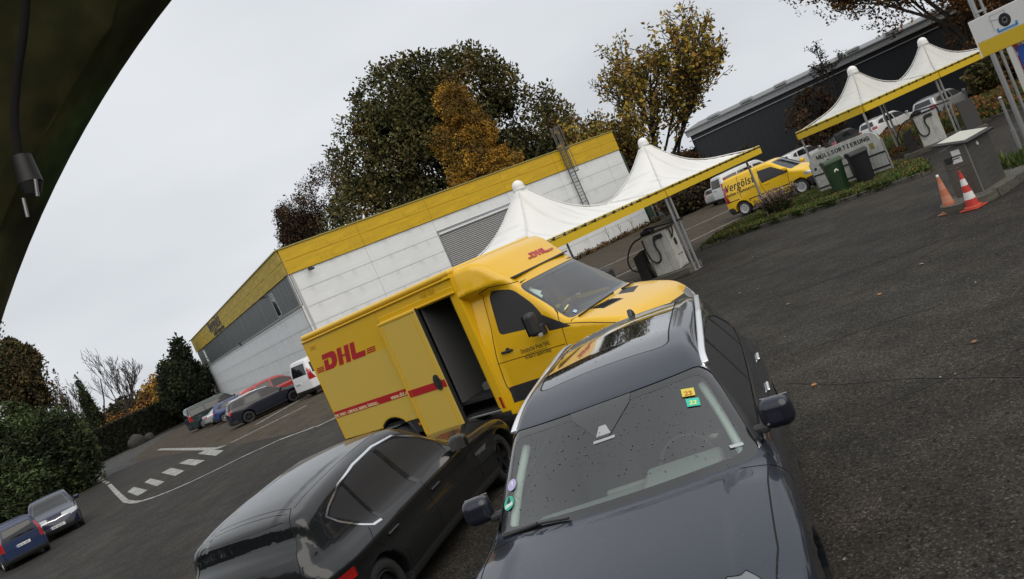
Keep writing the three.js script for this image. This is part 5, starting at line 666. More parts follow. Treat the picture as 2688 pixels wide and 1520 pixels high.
  const rp = thing('poster', 'red printed poster behind the tubes of the pylon sign', 'poster', [10.1, 0, -13.6], -.98); part('board', box(.62, .6, .03, .12, 2.15, 0), std(.28, .012, .014, .5), rp); { const R2 = rng(6), l = []; for (let i = 0; i < 12; i++) { const d = new THREE.CylinderGeometry(.02 + R2() * .04, .02, .004, 10); d.rotateX(Math.PI / 2); d.translate(-.1 + R2() * .4, 1.92 + R2() * .45, .018); l.push(d); } part('print', l, std(.5, .36, .3, .6), rp); } part('post', bar([.4, 0, -.03], [.4, 2.4, -.03], .03), M.zinc, rp);
  const lp = thing('lamp_post', 'slim double steel pole rising behind the pylon sign', 'lamp post', [11.49, 0, -16.37]); part('pole', bar([0, 0, 0], [0, 7.5, 0], .055, 10), M.zinc, lp); part('pole', bar([.16, 0, .04], [.16, 7.5, .04], .03, 8), M.zinc, lp); for (const y of [3.3, 5.2]) part('bracket', box(.26, .05, .08, .08, y, .02), M.zinc, lp); part('lamp_head', box(.5, .1, .24, .3, 7.5, 0, .04), M.steel, lp);
  const th = thing('bollard', 'thin grey steel post standing left of the pylon sign', 'post', [12.17, 0, -17.66]); part('pole', bar([0, 0, 0], [0, 1.32, 0], .035, 10), M.steel, th); part('cap', new THREE.SphereGeometry(.042, 10, 8).translate(0, 1.32, 0), M.steel, th); part('sleeve', bar([0, 0, 0], [0, .55, 0], .05, 10), M.steel, th);
  const tu = thing('grass_tuft', 'tall tuft of green grass at the end of the kerb island', 'grass tuft', [10.55, .02, -15.15]); const Rg = rng(77), sp = []; for (let i = 0; i < 160; i++) sp.push([(Rg() - .5) * 1.0, 0, (Rg() - .5) * .8, 1 + Rg() * .7]); foliage(tu, 'blades', sp, { leaf: .17, leaves: 6, r: .1, long: 6, up: .9, colors: [[.05, .085, .016], [.07, .11, .02], [.1, .13, .03]], seed: 78 });
}
{ const R = rng(321), s = []; for (let i = 0; i < 520; i++) { const d = lerp(4, 26, R()), a = lerp(-.1, .75, R()); s.push([Math.sin(a) * d, .006, -Math.cos(a) * d, lerp(.5, 1.3, R())]); } tag(foliage(scene, 'small_debris', s, { leaf: .022, leaves: 1, r: .02, long: 1.5, colors: [[.12, .08, .04], [.2, .18, .14], [.06, .05, .03], [.3, .28, .24]], seed: 322 }), 'small crumbs of dry leaves scattered over the asphalt', 'debris', null, 'stuff'); }
{ // single leaves lying on the asphalt
  const R = rng(22), pts = [[2.55, -8.07], [4.06, -12.44], [5.71, -11.2], [4.44, -14.93], [4.67, -10.54], [3.9, -7.29]]; const L = ['beside the nearest car mirror', 'on the open asphalt past the car roof', 'in the open asphalt, right of the middle', 'beyond the roof of the nearest car', 'between two asphalt joints', 'at the right edge of the picture'];
  pts.forEach(([x, z], i) => { const s = new THREE.Shape(); const n = 10, q = []; for (let k = 0; k < n * 2; k++) { const a = k / (n * 2) * Math.PI * 2, r = (k % 2 ? .02 : .04 + R() * .015); q.push(new THREE.Vector2(Math.cos(a) * r, Math.sin(a) * r * .8)); } s.setFromPoints(q); const g = new THREE.ExtrudeGeometry(s, { depth: .002, bevelEnabled: false }); g.rotateX(-Math.PI / 2 + .12); g.rotateY(R() * 6); g.translate(x, .016, z); solo('fallen_leaf', g, std(...[[.36, .17, .04], [.22, .12, .05], [.4, .36, .3], [.16, .1, .05]][i === 0 ? 0 : i % 4], .7), 'small fallen leaf lying ' + L[i], 'leaf', 'single leaves on the asphalt'); });
}
// ---------------------------------------------------------------- the other vehicles
const shapes = {
  estate: { x0: -2.28, x1: 2.28, h: 1.5, w: .885, kf: .3, kr: .12, xm: 0,
    top: [[-2.5, .84], [-2.27, .98], [-2.2, 1.06], [-2.02, 1.36], [-1.95, 1.41], [-1.5, 1.45], [-.5, 1.485], [0, 1.475], [.3, 1.41], [.75, 1.17], [1.1, .985], [1.3, .94], [1.8, .87], [2.1, .76], [2.35, .5]],
    windows: [[[.86, .97], [.22, 1.33], [-.3, 1.385], [-.3, .97]], [[-.37, .97], [-.36, 1.385], [-1.1, 1.37], [-1.22, 1.0]], [[-1.29, 1.01], [-1.17, 1.365], [-1.75, 1.32], [-1.98, 1.08]]], rw: [[[-.6, 1.04], [.6, 1.04], [.5, 1.34], [-.5, 1.34]]], tail: [[.5, .76], [.8, .78], [.82, 1.0], [.62, 1.02]], ax: [1.28, -1.3], ws: [1.06, .70, .30, .54] },
  hatch: { x0: -2.08, x1: 2.1, h: 1.5, w: .88, kf: .3, kr: .14, xm: 0,
    top: [[-2.3, .84], [-2.08, .98], [-2.02, 1.06], [-1.8, 1.36], [-1.7, 1.42], [-1.2, 1.465], [-.4, 1.495], [0, 1.48], [.3, 1.41], [.75, 1.17], [1.05, .985], [1.25, .94], [1.7, .86], [1.95, .75], [2.2, .5]],
    windows: [[[.86, .97], [.22, 1.33], [-.3, 1.39], [-.3, .97]], [[-.37, .97], [-.36, 1.39], [-1.05, 1.37], [-1.2, 1.0]], [[-1.27, 1.02], [-1.13, 1.36], [-1.4, 1.3], [-1.6, 1.12]]], rw: [[[-.6, 1.06], [.6, 1.06], [.5, 1.33], [-.5, 1.33]]], tail: [[.52, .80], [.8, .80], [.82, .98], [.6, 1.0]], ax: [1.26, -1.3], ws: [1.02, .70, .30, .54] },
  sedan: { x0: -2.3, x1: 2.28, h: 1.47, w: .885, kf: .3, kr: .2, xm: 0,
    top: [[-2.5, .8], [-2.28, .96], [-2.15, 1.02], [-1.75, 1.05], [-1.4, 1.2], [-1.0, 1.36], [-.6, 1.43], [-.2, 1.45], [.1, 1.43], [.4, 1.34], [.8, 1.1], [1.05, .98], [1.3, .93], [1.9, .82], [2.15, .7], [2.4, .45]],
    windows: [[[.86, .97], [.22, 1.3], [-.3, 1.36], [-.3, .97]], [[-.37, .97], [-.36, 1.36], [-.95, 1.28], [-1.35, 1.04]]], rw: [], tail: [[.46, .78], [.82, .80], [.82, .93], [.48, .93]], ax: [1.36, -1.36], ws: [1.05, .70, .36, .54] },
  suv: { x0: -2.25, x1: 2.25, h: 1.68, w: .92, kf: .3, kr: .12, xm: 0, y0: .24,
    top: [[-2.5, .95], [-2.23, 1.1], [-2.18, 1.2], [-1.98, 1.52], [-1.9, 1.58], [-1.4, 1.63], [-.5, 1.66], [0, 1.645], [.3, 1.57], [.75, 1.31], [1.12, 1.1], [1.3, 1.06], [1.8, .99], [2.08, .86], [2.35, .6]],
    windows: [[[.86, 1.09], [.22, 1.46], [-.3, 1.53], [-.3, 1.09]], [[-.37, 1.09], [-.36, 1.53], [-1.1, 1.51], [-1.25, 1.12]], [[-1.32, 1.14], [-1.18, 1.5], [-1.6, 1.42], [-1.86, 1.22]]], rw: [[[-.62, 1.18], [.62, 1.18], [.52, 1.5], [-.52, 1.5]]], tail: [[.5, .92], [.84, .94], [.84, 1.12], [.62, 1.12]], ax: [1.34, -1.34], tyre: .35, ws: [1.07, .74, .30, .58] },
  minivan: { x0: -2.0, x1: 2.02, h: 1.65, w: .87, kf: .3, kr: .12, xm: 0,
    top: [[-2.2, .95], [-1.99, 1.15], [-1.92, 1.4], [-1.8, 1.53], [-1.5, 1.585], [-.6, 1.625], [0, 1.61], [.3, 1.54], [.8, 1.27], [1.22, 1.05], [1.4, 1.0], [1.75, .9], [1.93, .78], [2.1, .55]],
    windows: [[[.98, 1.04], [.24, 1.44], [-.3, 1.51], [-.3, 1.02]], [[-.37, 1.02], [-.36, 1.51], [-1.1, 1.48], [-1.2, 1.06]], [[-1.27, 1.08], [-1.15, 1.47], [-1.5, 1.4], [-1.7, 1.16]]], rw: [[[-.62, 1.08], [.62, 1.08], [.52, 1.48], [-.52, 1.48]]], tail: [[.58, .85], [.8, .85], [.76, 1.3], [.62, 1.3]], ax: [1.28, -1.3], ws: [1.16, .72, .33, .56] },
  boxvan: { x0: -2.12, x1: 2.16, h: 1.84, w: .89, kf: .28, kr: .03, xm: .3, rR: .07,
    top: [[-2.3, 1.5], [-2.1, 1.7], [-2.0, 1.775], [-1.7, 1.805], [-.4, 1.825], [.2, 1.81], [.48, 1.74], [.8, 1.54], [1.2, 1.27], [1.38, 1.17], [1.5, 1.13], [1.85, 1.02], [2.05, .88], [2.25, .6]], rear: [[.15, -2.02], [.4, -2.14], [.8, -2.13], [1.2, -2.09], [1.75, -1.96], [1.9, -1.9]],
    windows: [[[1.12, 1.10], [.42, 1.56], [-.24, 1.60], [-.16, 1.06]]], rw: [[[-.6, 1.1], [.6, 1.1], [.54, 1.6], [-.54, 1.6]]], tail: [[.68, .75], [.86, .75], [.78, 1.45], [.68, 1.45]], ax: [1.36, -1.32], ws: [1.34, .72, .52, .60], cut: null },
  van: { x0: -2.44, x1: 2.44, h: 2.0, w: .95, kf: .25, kr: .05, xm: .6, rR: .08,
    top: [[-2.6, 1.5], [-2.42, 1.8], [-2.3, 1.9], [-2, 1.94], [-.4, 1.97], [.7, 1.945], [.95, 1.86], [1.3, 1.59], [1.72, 1.24], [1.85, 1.17], [2.1, 1.08], [2.3, .95], [2.5, .65]], rear: [[.15, -2.3], [.4, -2.44], [.9, -2.43], [1.3, -2.38], [1.9, -2.22], [2.1, -2.15]],
    windows: [[[1.55, 1.12], [.85, 1.64], [.3, 1.70], [.3, 1.10]]], side: [[[.18, 1.10], [.18, 1.70], [-.95, 1.70], [-.95, 1.10]], [[-1.03, 1.10], [-1.03, 1.70], [-2.1, 1.66], [-2.16, 1.14]]], rw: [[[-.66, 1.15], [.66, 1.15], [.58, 1.72], [-.58, 1.72]]], tail: [[.74, .85], [.92, .85], [.86, 1.35], [.74, 1.35]], ax: [1.5, -1.5], tyre: .33, ws: [1.68, .76, .98, .64] },
};
function vehicle(name, label, category, pos, yaw, sc, kind, mat, o = {}) {
  const t = thing(name, label, category, pos, yaw, o.group), S = shapes[kind], ty = S.tyre ?? .315, hw = S.w;
  const wins = [...S.windows, ...(S.side && !o.panelSides ? S.side : [])].map(q => roundPoly(q, .05, 3));
  const spec = { cell: .05, sealW: .022, gapW: .02, crown: .07, kN: .2, kR: S.kr, rT: .07, rF: .16, rR: S.rR ?? .1, y0: S.y0 ?? .2, well: hw - .28, sill: .3, tyre: ty, track: hw - .12,
    half: [[S.x0 - .1, hw - .2], [S.x0 + .12, hw - .08], [S.x0 + .5, hw - .01], [-.4, hw], [.9, hw], [S.x1 - .55, hw - .02], [S.x1 - .2, hw - .11], [S.x1 + .1, hw - .28]],
    side: [[.15, -.07], [.3, -.02], [.5, -.004], [.75, -.006], [S.h * .6, -.015], [S.h * .66, -.04], [S.h * .8, -.12], [S.h * .93, -.20], [S.h, -.27]],
    front: [[.15, S.x1 - .1], [.4, S.x1], [.65, S.x1], [.85, S.x1 - .06], [1.1, S.x1 - .25], [2.1, S.x1 - .8]], rear: S.rear ?? [[.15, S.x0 + .08], [.4, S.x0], [.65, S.x0 + .01], [.95, S.x0 + .05], [S.h, S.x0 + .25]],
    wheels: [[S.ax[0], ty, ty + .055], [S.ax[1], ty, ty + .055]], flare: (x, y) => .018 * (Math.exp(-(((x - S.ax[0]) / .42) ** 2)) + Math.exp(-(((x - S.ax[1]) / .42) ** 2))) * sstep(1, .7, y),
    windows: wins, rw: S.rw, lines: o.lines ?? [[[-.33, S.h * .63], [-.33, .4]], [[S.ws[0] - .12, S.h * .62], [S.ws[0] - .02, .45]]], handles: o.handles ?? [[-.5, S.h * .58], [.3 - .75, S.h * .58]].slice(0, 1), mirror: [S.ws[0] - .3, S.h * .685, hw + .08],
    rim: o.rim ?? M.alloy, spokes: o.spokes ?? 5, cap: o.cap,
    rearParts: [[S.tail, M.lampRed, 'tail_light'], [[[0, .24], [hw, .24], [hw, .42], [0, .42]], o.bumper ?? M.blackPlastic, 'rear_bumper'], ...(o.rearParts ?? [])],
    frontParts: [[[[hw - .33, .66], [hw - .02, .72], [hw - .03, .86], [hw - .3, .80]], M.lampClear, 'headlight'], [roundPoly([[0, .30], [hw - .3, .30], [hw - .26, .5], [0, .52]], .03), M.blackPlastic, 'grille'], ...(o.frontParts ?? [])],
    sideParts: [[[[S.x1 - .32, .72], [S.x1 + .2, .68], [S.x1 + .2, .86], [S.x1 - .42, .86]], M.lampClear, 'headlight'], [[[S.x0 - .1, S.tail[0][1]], [S.x0 + .2, S.tail[0][1] + .02], [S.x0 + .24, S.tail[2][1]], [S.x0 - .1, S.tail[2][1]]], M.lampRed, 'tail_light'], ...(o.sideParts ?? [])],
    ...S, side: undefined };
  spec.side = [[.15, -.07], [.3, -.02], [.5, -.004], [.75, -.006], [S.h * .6, -.015], [S.h * .66, -.04], [S.h * .8, -.12], [S.h * .93, -.20], [S.h, -.27]]; spec.windows = wins; spec.ws = [...S.ws, .09]; spec.extra = o.extra; spec.rear = S.rear ?? [[.15, S.x0 + .08], [.4, S.x0], [.65, S.x0 + .01], [.95, S.x0 + .05], [S.h, S.x0 + .25]];
  const r = buildCar(t, spec, mat); t.scale.setScalar(sc);
  const py = o.plateY ?? .62; if (o.plateRear) { let x = S.x0 - .1; while (r.F(x, py, 0) < 0 && x < 0) x += .004; plateOn(t, x - .008, py, o.plateZ ?? 0, .52, 0, o.plateRear, false); }
  if (o.plateFront) { let x = S.x1 + .1; while (r.F(x, .45, 0) < 0 && x > 0) x -= .004; plateOn(t, x + .008, .45, 0, .52, 0, o.plateFront, true); }
  if (o.rails) for (const d of [1, -1]) { const pts = [S.ws[2] - .1, -.6, S.x0 + .5].map(x => { const q = onSkin(r.F, x, hw - .33); return [x, q.p.y + .03, d * (hw - .33)]; }); part('roof_rail', tube(pts, .018, 16, 6), o.rails, t); }
  return { t, r };
}
const P = { navy: paint(.007, .009, .018), blue: paint(.018, .045, .15), silver: paint(.42, .43, .44, .5, .3), teal: paint(.014, .03, .032), red: paint(.32, .012, .014), white: paint(.68, .69, .70), dkblue: paint(.008, .011, .036, .2), kblue: paint(.018, .032, .085, .2), olive: paint(.032, .036, .034, .3), caddy: paint(.80, .50, .012) };
// row of parked cars by the left wall of the hall
vehicle('parked_car', 'dark navy estate car with black wheels, nearest of the parked row by the white hall', 'car', [-14.93, 0, -42.16], .507, 1, 'estate', P.navy, { rim: M.alloyDark, rails: M.satin, group: 'cars parked in a row beside the hall', plateRear: null });
vehicle('parked_car', 'bright blue hatchback behind the navy estate car in the parked row', 'car', [-20.6, 0, -53.2], .30, .93, 'hatch', P.blue, { group: 'cars parked in a row beside the hall' });
vehicle('parked_car', 'silver saloon between the dark green van and the blue hatchback', 'car', [-22.6, 0, -55.94], .607, .85, 'sedan', P.silver, { group: 'cars parked in a row beside the hall' });
vehicle('parked_van', 'dark green van with black rear corner, farthest left in the parked row', 'van', [-24.58, 0, -58.8], .632, .97, 'van', P.teal, { group: 'cars parked in a row beside the hall', cap: true, panelSides: false });
vehicle('parked_car', 'red car of which only the roof shows above the navy estate car', 'car', [-15.0, 0, -44.9], .5, 1.17, 'hatch', P.red, { group: 'cars parked in a row beside the hall' });
vehicle('parked_van', 'white people carrier with tall red tail lights, half hidden by the delivery van', 'van', [-10.4, 0, -41.8], .85, 1.05, 'van', P.white, { plateRear: 'BR K 42', plateY: .8, plateZ: -.25, rearParts: [[roundPoly([[.70, .92], [.86, 1.0], [.86, 1.3], [.76, 1.48]], .03), M.lampRed, 'tail_light']], bumper: M.blackPlastic });
// two small blue cars at the left edge
vehicle('parked_car', 'small dark blue car facing the viewer with a bright grille bar, beside the dark bushes', 'car', [-18.35, 0, -27.35], -1.0, .88, 'minivan', P.dkblue, { plateFront: 'OG CX 27', frontParts: [[roundPoly([[0, .69], [.36, .735], [.36, .76], [0, .715]], .005), M.chrome, 'grille_bar']] });
vehicle('parked_car', 'blue high-roofed car seen from behind at the left edge of the picture', 'car', [-17.75, 0, -24.2], 2.32, .74, 'boxvan', P.kblue, { plateRear: 'EM DL 447', plateY: .78, extra(sk, add) {}, sideParts: [[roundPoly([[-.26, 1.08], [-.34, 1.58], [-1.15, 1.58], [-1.2, 1.1]], .05), M.glassDark, 'side_window']] });
{ // yellow service van
  const { t, r } = vehicle('service_van', 'small yellow service van with black lettering on its side, parked behind the island', 'van', [12.18, 0, -32.6], -.80, 1.0, 'boxvan', P.caddy, { rim: std(.62, .63, .64, .35, .3), spokes: 7, cap: true, handles: [[-.35, .98], [.05, .98]],
    lines: [[[-.20, 1.68], [-.22, 1.1], [-.12, .5]], [[1.05, 1.04], [.98, .8], [.98, .4]], [[-1.2, 1.72], [-1.24, .8]], [[-.12, .5], [.98, .5]]],
    sideParts: [[[[-2.2, .76], [-2.2, .80], [-1.35, .80], [-1.35, .76]], M.blackPlastic, 'side_moulding'], [[[-.95, .60], [-.95, .65], [.98, .65], [.98, .60]], M.blackPlastic, 'side_moulding'], [[[1.6, .3], [2.4, .3], [2.4, .62], [1.7, .6]], M.darkTrim, 'front_bumper'], [[[-2.3, .3], [-1.72, .3], [-1.78, .5], [-2.3, .52]], M.blackPlastic, 'rear_bumper']] });
  const sn = g => { g = plain(g); const p = g.attributes.position; for (let i = 0; i < p.count; i++) { let z = 1.1; const x = p.getX(i), y = p.getY(i), e = p.getZ(i); while (r.F(x, y, z) < 0 && z > .4) z -= .003; p.setZ(i, z + .004 + e * .4); } g.computeVertexNormals(); return g; };
  const a = text('Vergölst', .30, { slant: .12, sx: .88, depth: .006 }); a.translate(-1.16, 1.34, 0); const b = text('Reifen + Autoservice', .125, { slant: .12, sx: .88, depth: .006 }); b.translate(-1.12, 1.08, 0); part('lettering', sn(a), M.ink, t); part('lettering', sn(b), M.ink, t);
  part('roof_beacon', [box(.06, .09, .1, -1.85, 1.86, .5, .02)], std(.6, .05, .03, .4), t);
}
vehicle('parked_van', 'white van seen from behind, partly hidden by the yellow service van', 'van', [17.0, 0, -49.8], .18, .95, 'van', P.white, { plateRear: 'FR AB 310', plateY: 1.0, plateZ: -.2 });
// cars along the dark hall
vehicle('parked_car', 'white hatchback with dark windows left of the waste sorting board', 'car', [20.3, 0, -48.3], .4, .92, 'hatch', P.white, { group: 'cars parked along the dark hall' });
vehicle('parked_car', 'silver car end showing at the climbing plant, left of the white hatchback', 'car', [16.5, 0, -52.2], .4, .85, 'estate', P.silver, { group: 'cars parked along the dark hall' });
vehicle('parked_car', 'dark olive car under the farther tent, behind the waste sorting board', 'car', [23.4, -.1, -48.6], .4, .83, 'suv', P.olive, { group: 'cars parked along the dark hall', rails: M.satin });
vehicle('parked_car', 'white off-road car with black windows left of the far vacuum station', 'car', [23.6, 0, -43.55], .33, .80, 'suv', P.white, { group: 'cars parked along the dark hall', rails: M.satin });
vehicle('parked_car', 'silver grey off-road car at the right end of the row, under the tent edge', 'car', [24.5, 0, -39.6], .42, .80, 'suv', P.silver, { group: 'cars parked along the dark hall', rails: M.satin });
// ---------------------------------------------------------------- dark hall on the right
{
  const A = [17.2, -58.4], B = [44, -45.6], L = Math.hypot(B[0] - A[0], B[1] - A[1]), t = thing('dark_hall', 'long dark ribbed hall with a pale grey roof edge behind the far parked cars', 'building', [A[0], 0, A[1]], Math.atan2(-(B[1] - A[1]), B[0] - A[0]));
  const H = 5.35, dark = std(.020, .024, .030, .6), l = []; for (let i = 0; i < 62; i++) { const x = (i + .5) * L / 62; part('wall_panel', [box(L / 62 - .012, H - .1, .06, x, H / 2, -.03), box(.05, H - .1, .04, x - .1, H / 2, .015), box(.05, H - .1, .04, x + .12, H / 2, .015)], dark, t); }
  part('wall_core', [box(L, H, .2, L / 2, H / 2, -.2), box(.2, H, 16, .1, H / 2, -8)], dark, t); part('gutter', [box(L + .4, .16, .22, L / 2, H - .02, .12, .03), box(L + .4, .06, .12, L / 2, H - .42, .06)], std(.32, .33, .34, .5, .3), t); part('eaves', box(L + .5, .30, .5, L / 2, H + .22, -.12, .02), std(.26, .27, .28, .6), t);
  const rf = part('roof', (() => { const g = box(L + .6, .08, 9, L / 2, 0, -4.4); g.rotateX(.085); g.translate(0, H + .38, .1); return g; })(), std(.20, .205, .21, .8), t); for (let i = 0; i < 11; i++) { const g = box(.9, .22, 1.8, 2 + i * 2.6, .14, -1.4, .06); g.rotateX(.085); g.translate(0, H + .44, .1); part('skylight', g, std(.3, .31, .32, .4), rf); }
}
// ---------------------------------------------------------------- trees
M.bark = std(.035, .028, .02, .95); M.barkGrey = std(.06, .052, .042, .95); M.twig = std(.045, .033, .024, .95);
function limbs(seed, { base, trunk, r, levels = 4, kids = 5, len = .6, spread = .7, wander = .16, up = .12, env, lean = [0, 0], minR = .012, from = .35, ratio = .62 }) {
  const R = rng(seed), geo = [], tips = []; const inEnv = p => !env || env.some(([c, q]) => ((p.x - c[0]) / q[0]) ** 2 + ((p.y - c[1]) / q[1]) ** 2 + ((p.z - c[2]) / q[2]) ** 2 < 1);
  const at = (v, lv) => Array.isArray(v) ? v[Math.min(lv, v.length - 1)] : v;
  const grow = (p, d, L, rad, lv) => {
    const n = lv === 0 ? 7 : 4, pts = [p.clone()]; let q = p.clone(), dir = d.clone(), cut = false;
    for (let i = 0; i < n; i++) { dir.add(V((R() - .5) * wander * 2, (R() - .5) * wander + up * (lv > 0 ? 1 : .3), (R() - .5) * wander * 2)).normalize(); q = q.clone().addScaledVector(dir, L / n); if (lv > 0 && !inEnv(q) && q.y > 2) { cut = true; break; } pts.push(q); }
    if (pts.length < 2) { tips.push([p, lv]); return; }
    for (let i = 0; i < pts.length - 1; i++) { const a = lerp(rad, rad * .45, i / n), b = lerp(rad, rad * .45, (i + 1) / n); geo.push(bar(pts[i].toArray(), pts[i + 1].toArray(), Math.max(a, minR), lv < 2 ? 7 : lv < 3 ? 4 : 3, Math.max(b, minR * .8))); if (lv >= levels - 1 && i > 0) tips.push([pts[i], lv]); }
    if (lv >= levels) { tips.push([q, lv]); return; }
    const k = Math.round(at(kids, lv) * lerp(.8, 1.25, R())) + (lv === 0 && !Array.isArray(kids) ? 3 : 0); for (let i = 0; i < k; i++) { const f = lv === 0 ? lerp(from, 1, (i + .6) / k) : lerp(.3, 1, (i + R()) / k), s = clamp(f * (pts.length - 1), 0, pts.length - 1.001), w = pts[s | 0].clone().lerp(pts[(s | 0) + 1], s - (s | 0));
      const a = (lv === 0 ? R() * .5 : R() * 6.283) + i * 2.4, side = V(Math.cos(a), 0, Math.sin(a)); side.addScaledVector(dir, -side.dot(dir)).normalize(); const sp = at(spread, lv), nd = dir.clone().multiplyScalar(Math.cos(sp)).addScaledVector(side, Math.sin(sp) * lerp(.7, 1.2, R())).normalize(); grow(w, nd, L * at(len, lv) * lerp(.7, 1.15, R()) * (lv === 0 ? lerp(1.15, .6, f) : 1), rad * ratio * lerp(.7, 1, R()) * (lv === 0 ? .7 : 1), lv + 1); }
  };
  grow(V(...base), V(lean[0], 1, lean[1]).normalize(), trunk, r, 0); return { geo: mergeGeometries(geo.map(plain)), tips, inEnv };
}
function fill(seed, env, n, { gap = .45, f = .25, shell = .45, s = 1, dark = 0 }) { // points spread through the crown in clumps with gaps
  const R = rng(seed), out = []; const vol = env.map(([, q]) => q[0] * q[1] * q[2]), T = vol.reduce((a, b) => a + b); let guard = 0;
  while (out.length < n && guard++ < n * 40) { let k = R() * T, i = 0; while (k > vol[i] && i < env.length - 1) k -= vol[i++]; const [c, q] = env[i], u = R() * 2 - 1, a = R() * 6.283, h = Math.sqrt(1 - u * u), rr = Math.pow(lerp(shell ** 3, 1, R()), 1 / 3) * lerp(.86, 1.08, noise3(a * 2.1, u * 3 + i * 9, seed)); const x = c[0] + q[0] * rr * h * Math.cos(a), y = c[1] + q[1] * rr * u, z = c[2] + q[2] * rr * h * Math.sin(a); const d = fbm(x * f + seed, y * f, z * f, 3); if (d < gap) continue; out.push([x, y, z, s * lerp(.8, 1.2, R()), clamp((d - gap) / .35 + (R() - .5) * .5 + .1, 0, .99)]); }
  return out;
}
const shiftEnv = (env, o) => env.map(([c, q]) => [[c[0] - o[0], c[1] - o[1], c[2] - o[2]], q]);
function tree(name, label, category, pos, env, o) { // env: crown ellipsoids in world coordinates
  const t = thing(name, label, category, pos, 0, o.group), e = shiftEnv(env, pos), b = limbs(o.seed, { base: [0, 0, 0], env: e, ...o.limbs }); part('trunk', b.geo, o.bark ?? M.bark, t);
  let s = []; if (o.n) s.push(...fill(o.seed + 7, e, o.n, o.fill ?? {})); if (o.tipN) { const R = rng(o.seed + 3); for (const [p] of b.tips) for (let i = 0; i < o.tipN; i++) if (R() < (o.tipP ?? 1)) s.push([p.x + (R() - .5) * o.tipR, p.y + (R() - .5) * o.tipR, p.z + (R() - .5) * o.tipR, 1]); }
  if (s.length) foliage(t, 'crown', s, { seed: o.seed, ...o.leaf }); return t;
}
const C3 = { oak: [[.040, .042, .012], [.062, .062, .017], [.088, .082, .022], [.115, .098, .026], [.14, .095, .028]], orange: [[.30, .16, .024], [.38, .20, .026], [.46, .26, .035], [.28, .18, .03], [.18, .11, .024]], maple: [[.13, .11, .02], [.22, .17, .024], [.30, .21, .026], [.36, .23, .03], [.24, .13, .026]], rust: [[.12, .05, .014], [.17, .07, .016], [.10, .05, .016], [.075, .045, .016], [.22, .11, .022]], ever: [[.012, .018, .008], [.018, .027, .011], [.028, .038, .014], [.042, .055, .02]], brown: [[.045, .03, .014], [.06, .036, .014], [.04, .03, .016], [.08, .045, .016]] };
tree('oak_tree', 'huge dark green oak with a rounded crown behind the white hall', 'tree', [0, 0, -106], [[[-1, 19, -106], [13, 10, 9]], [[4, 25, -107], [9, 7.5, 8]], [[-3, 26, -106], [8, 8, 8]], [[-10, 22, -105], [6.5, 7, 6]], [[11, 17, -105], [6.5, 6.5, 6]], [[-13, 14, -104], [8, 7, 6]], [[15, 11, -104], [6, 6, 5]], [[-20, 11.5, -104], [6, 4.5, 5]]], { seed: 2, n: 15000, fill: { gap: .43, f: .30, shell: .55 }, limbs: { trunk: 17, r: .9, levels: 3, kids: 7, len: .62, spread: .85, minR: .05 }, leaf: { leaf: .48, leaves: 6, r: .62, colors: C3.oak } });
tree('maple_tree', 'orange-brown maple in full autumn colour in front of the dark oak', 'tree', [1.8, 0, -98], [[[2.8, 22.5, -98], [2.6, 3.6, 2.6]], [[.4, 18.6, -98], [2.6, 3, 2.6]], [[4.0, 18.5, -98], [2.6, 3.4, 2.6]], [[2.4, 14.6, -97.5], [4.4, 3.2, 3]], [[5.0, 12.5, -97], [3.4, 3.2, 3]], [[0, 11.5, -97.5], [3, 3, 3]]], { seed: 14, n: 7600, fill: { gap: .40, f: .5, shell: .25 }, limbs: { trunk: 16, r: .35, levels: 3, kids: 6, len: .5, spread: .55, minR: .04 }, leaf: { leaf: .30, leaves: 7, r: .45, colors: C3.orange } });
tree('maple_tree', 'tall open yellow-leaved tree with many rising branches behind the tent peaks', 'tree', [19.2, 0, -76.3], [[[19.8, 12.5, -75.8], [9.6, 13, 9]]], { seed: 23, tipN: 1, tipR: .6, tipP: .36, n: 0, bark: M.bark, limbs: { trunk: 5.5, r: .42, levels: 4, kids: [15, 8, 5, 3], len: [3.2, .42, .5, .5], spread: [1.08, .55, .6, .7], up: .085, wander: .11, minR: .036, from: .45, ratio: .6 }, leaf: { leaf: .40, leaves: 5, r: .40, colors: C3.maple } });
tree('small_tree', 'half-bare reddish-brown tree left of the oak behind the hall', 'tree', [-24.5, 0, -116], [[[-24, 18.5, -116], [5.5, 5.5, 5]], [[-19.5, 22, -116], [4.5, 5, 5]], [[-26.5, 15, -115], [4, 4.5, 4]]], { seed: 35, tipN: 2, tipR: 1.0, tipP: .75, n: 2600, fill: { gap: .46, f: .4, shell: .3 }, limbs: { trunk: 15, r: .3, levels: 4, kids: 5, len: .6, spread: .6, minR: .035 }, leaf: { leaf: .3, leaves: 5, r: .5, colors: [[.05, .028, .018], [.07, .035, .02], [.03, .03, .012], [.09, .05, .025]] } });
for (const [x, z, h, s, l] of [[-56.6, -106, 14.6, 41, 'taller bare tree with a spreading crown behind the hedge'], [-60.8, -104, 13.6, 42, 'slender bare tree left of the taller bare one, behind the hedge']])
  tree('bare_tree', l, 'tree', [x, 0, z], [[[x, h * .62, z], [h * .34, h * .50, h * .34]]], { seed: s, bark: M.twig, limbs: { trunk: h * .42, r: .2, levels: 4, kids: [7, 6, 5, 3], len: [1.15, .55, .55, .5], spread: [.5, .5, .5, .6], up: .12, minR: .03, from: .3, ratio: .6 } });
tree('conifer', 'dark narrow pointed conifer between the bare trees', 'tree', [-54.9, 0, -96.5], [[[-54.9, 4.6, -96.5], [.9, 4.2, .9]], [[-54.8, 7.6, -96.5], [.45, 3.0, .45]]], { seed: 44, n: 1500, fill: { gap: .25, f: 1, shell: .1 }, limbs: { trunk: 9.6, r: .14, levels: 1, kids: 6, len: .1, minR: .03 }, leaf: { leaf: .3, leaves: 6, r: .25, up: .6, colors: C3.ever } });
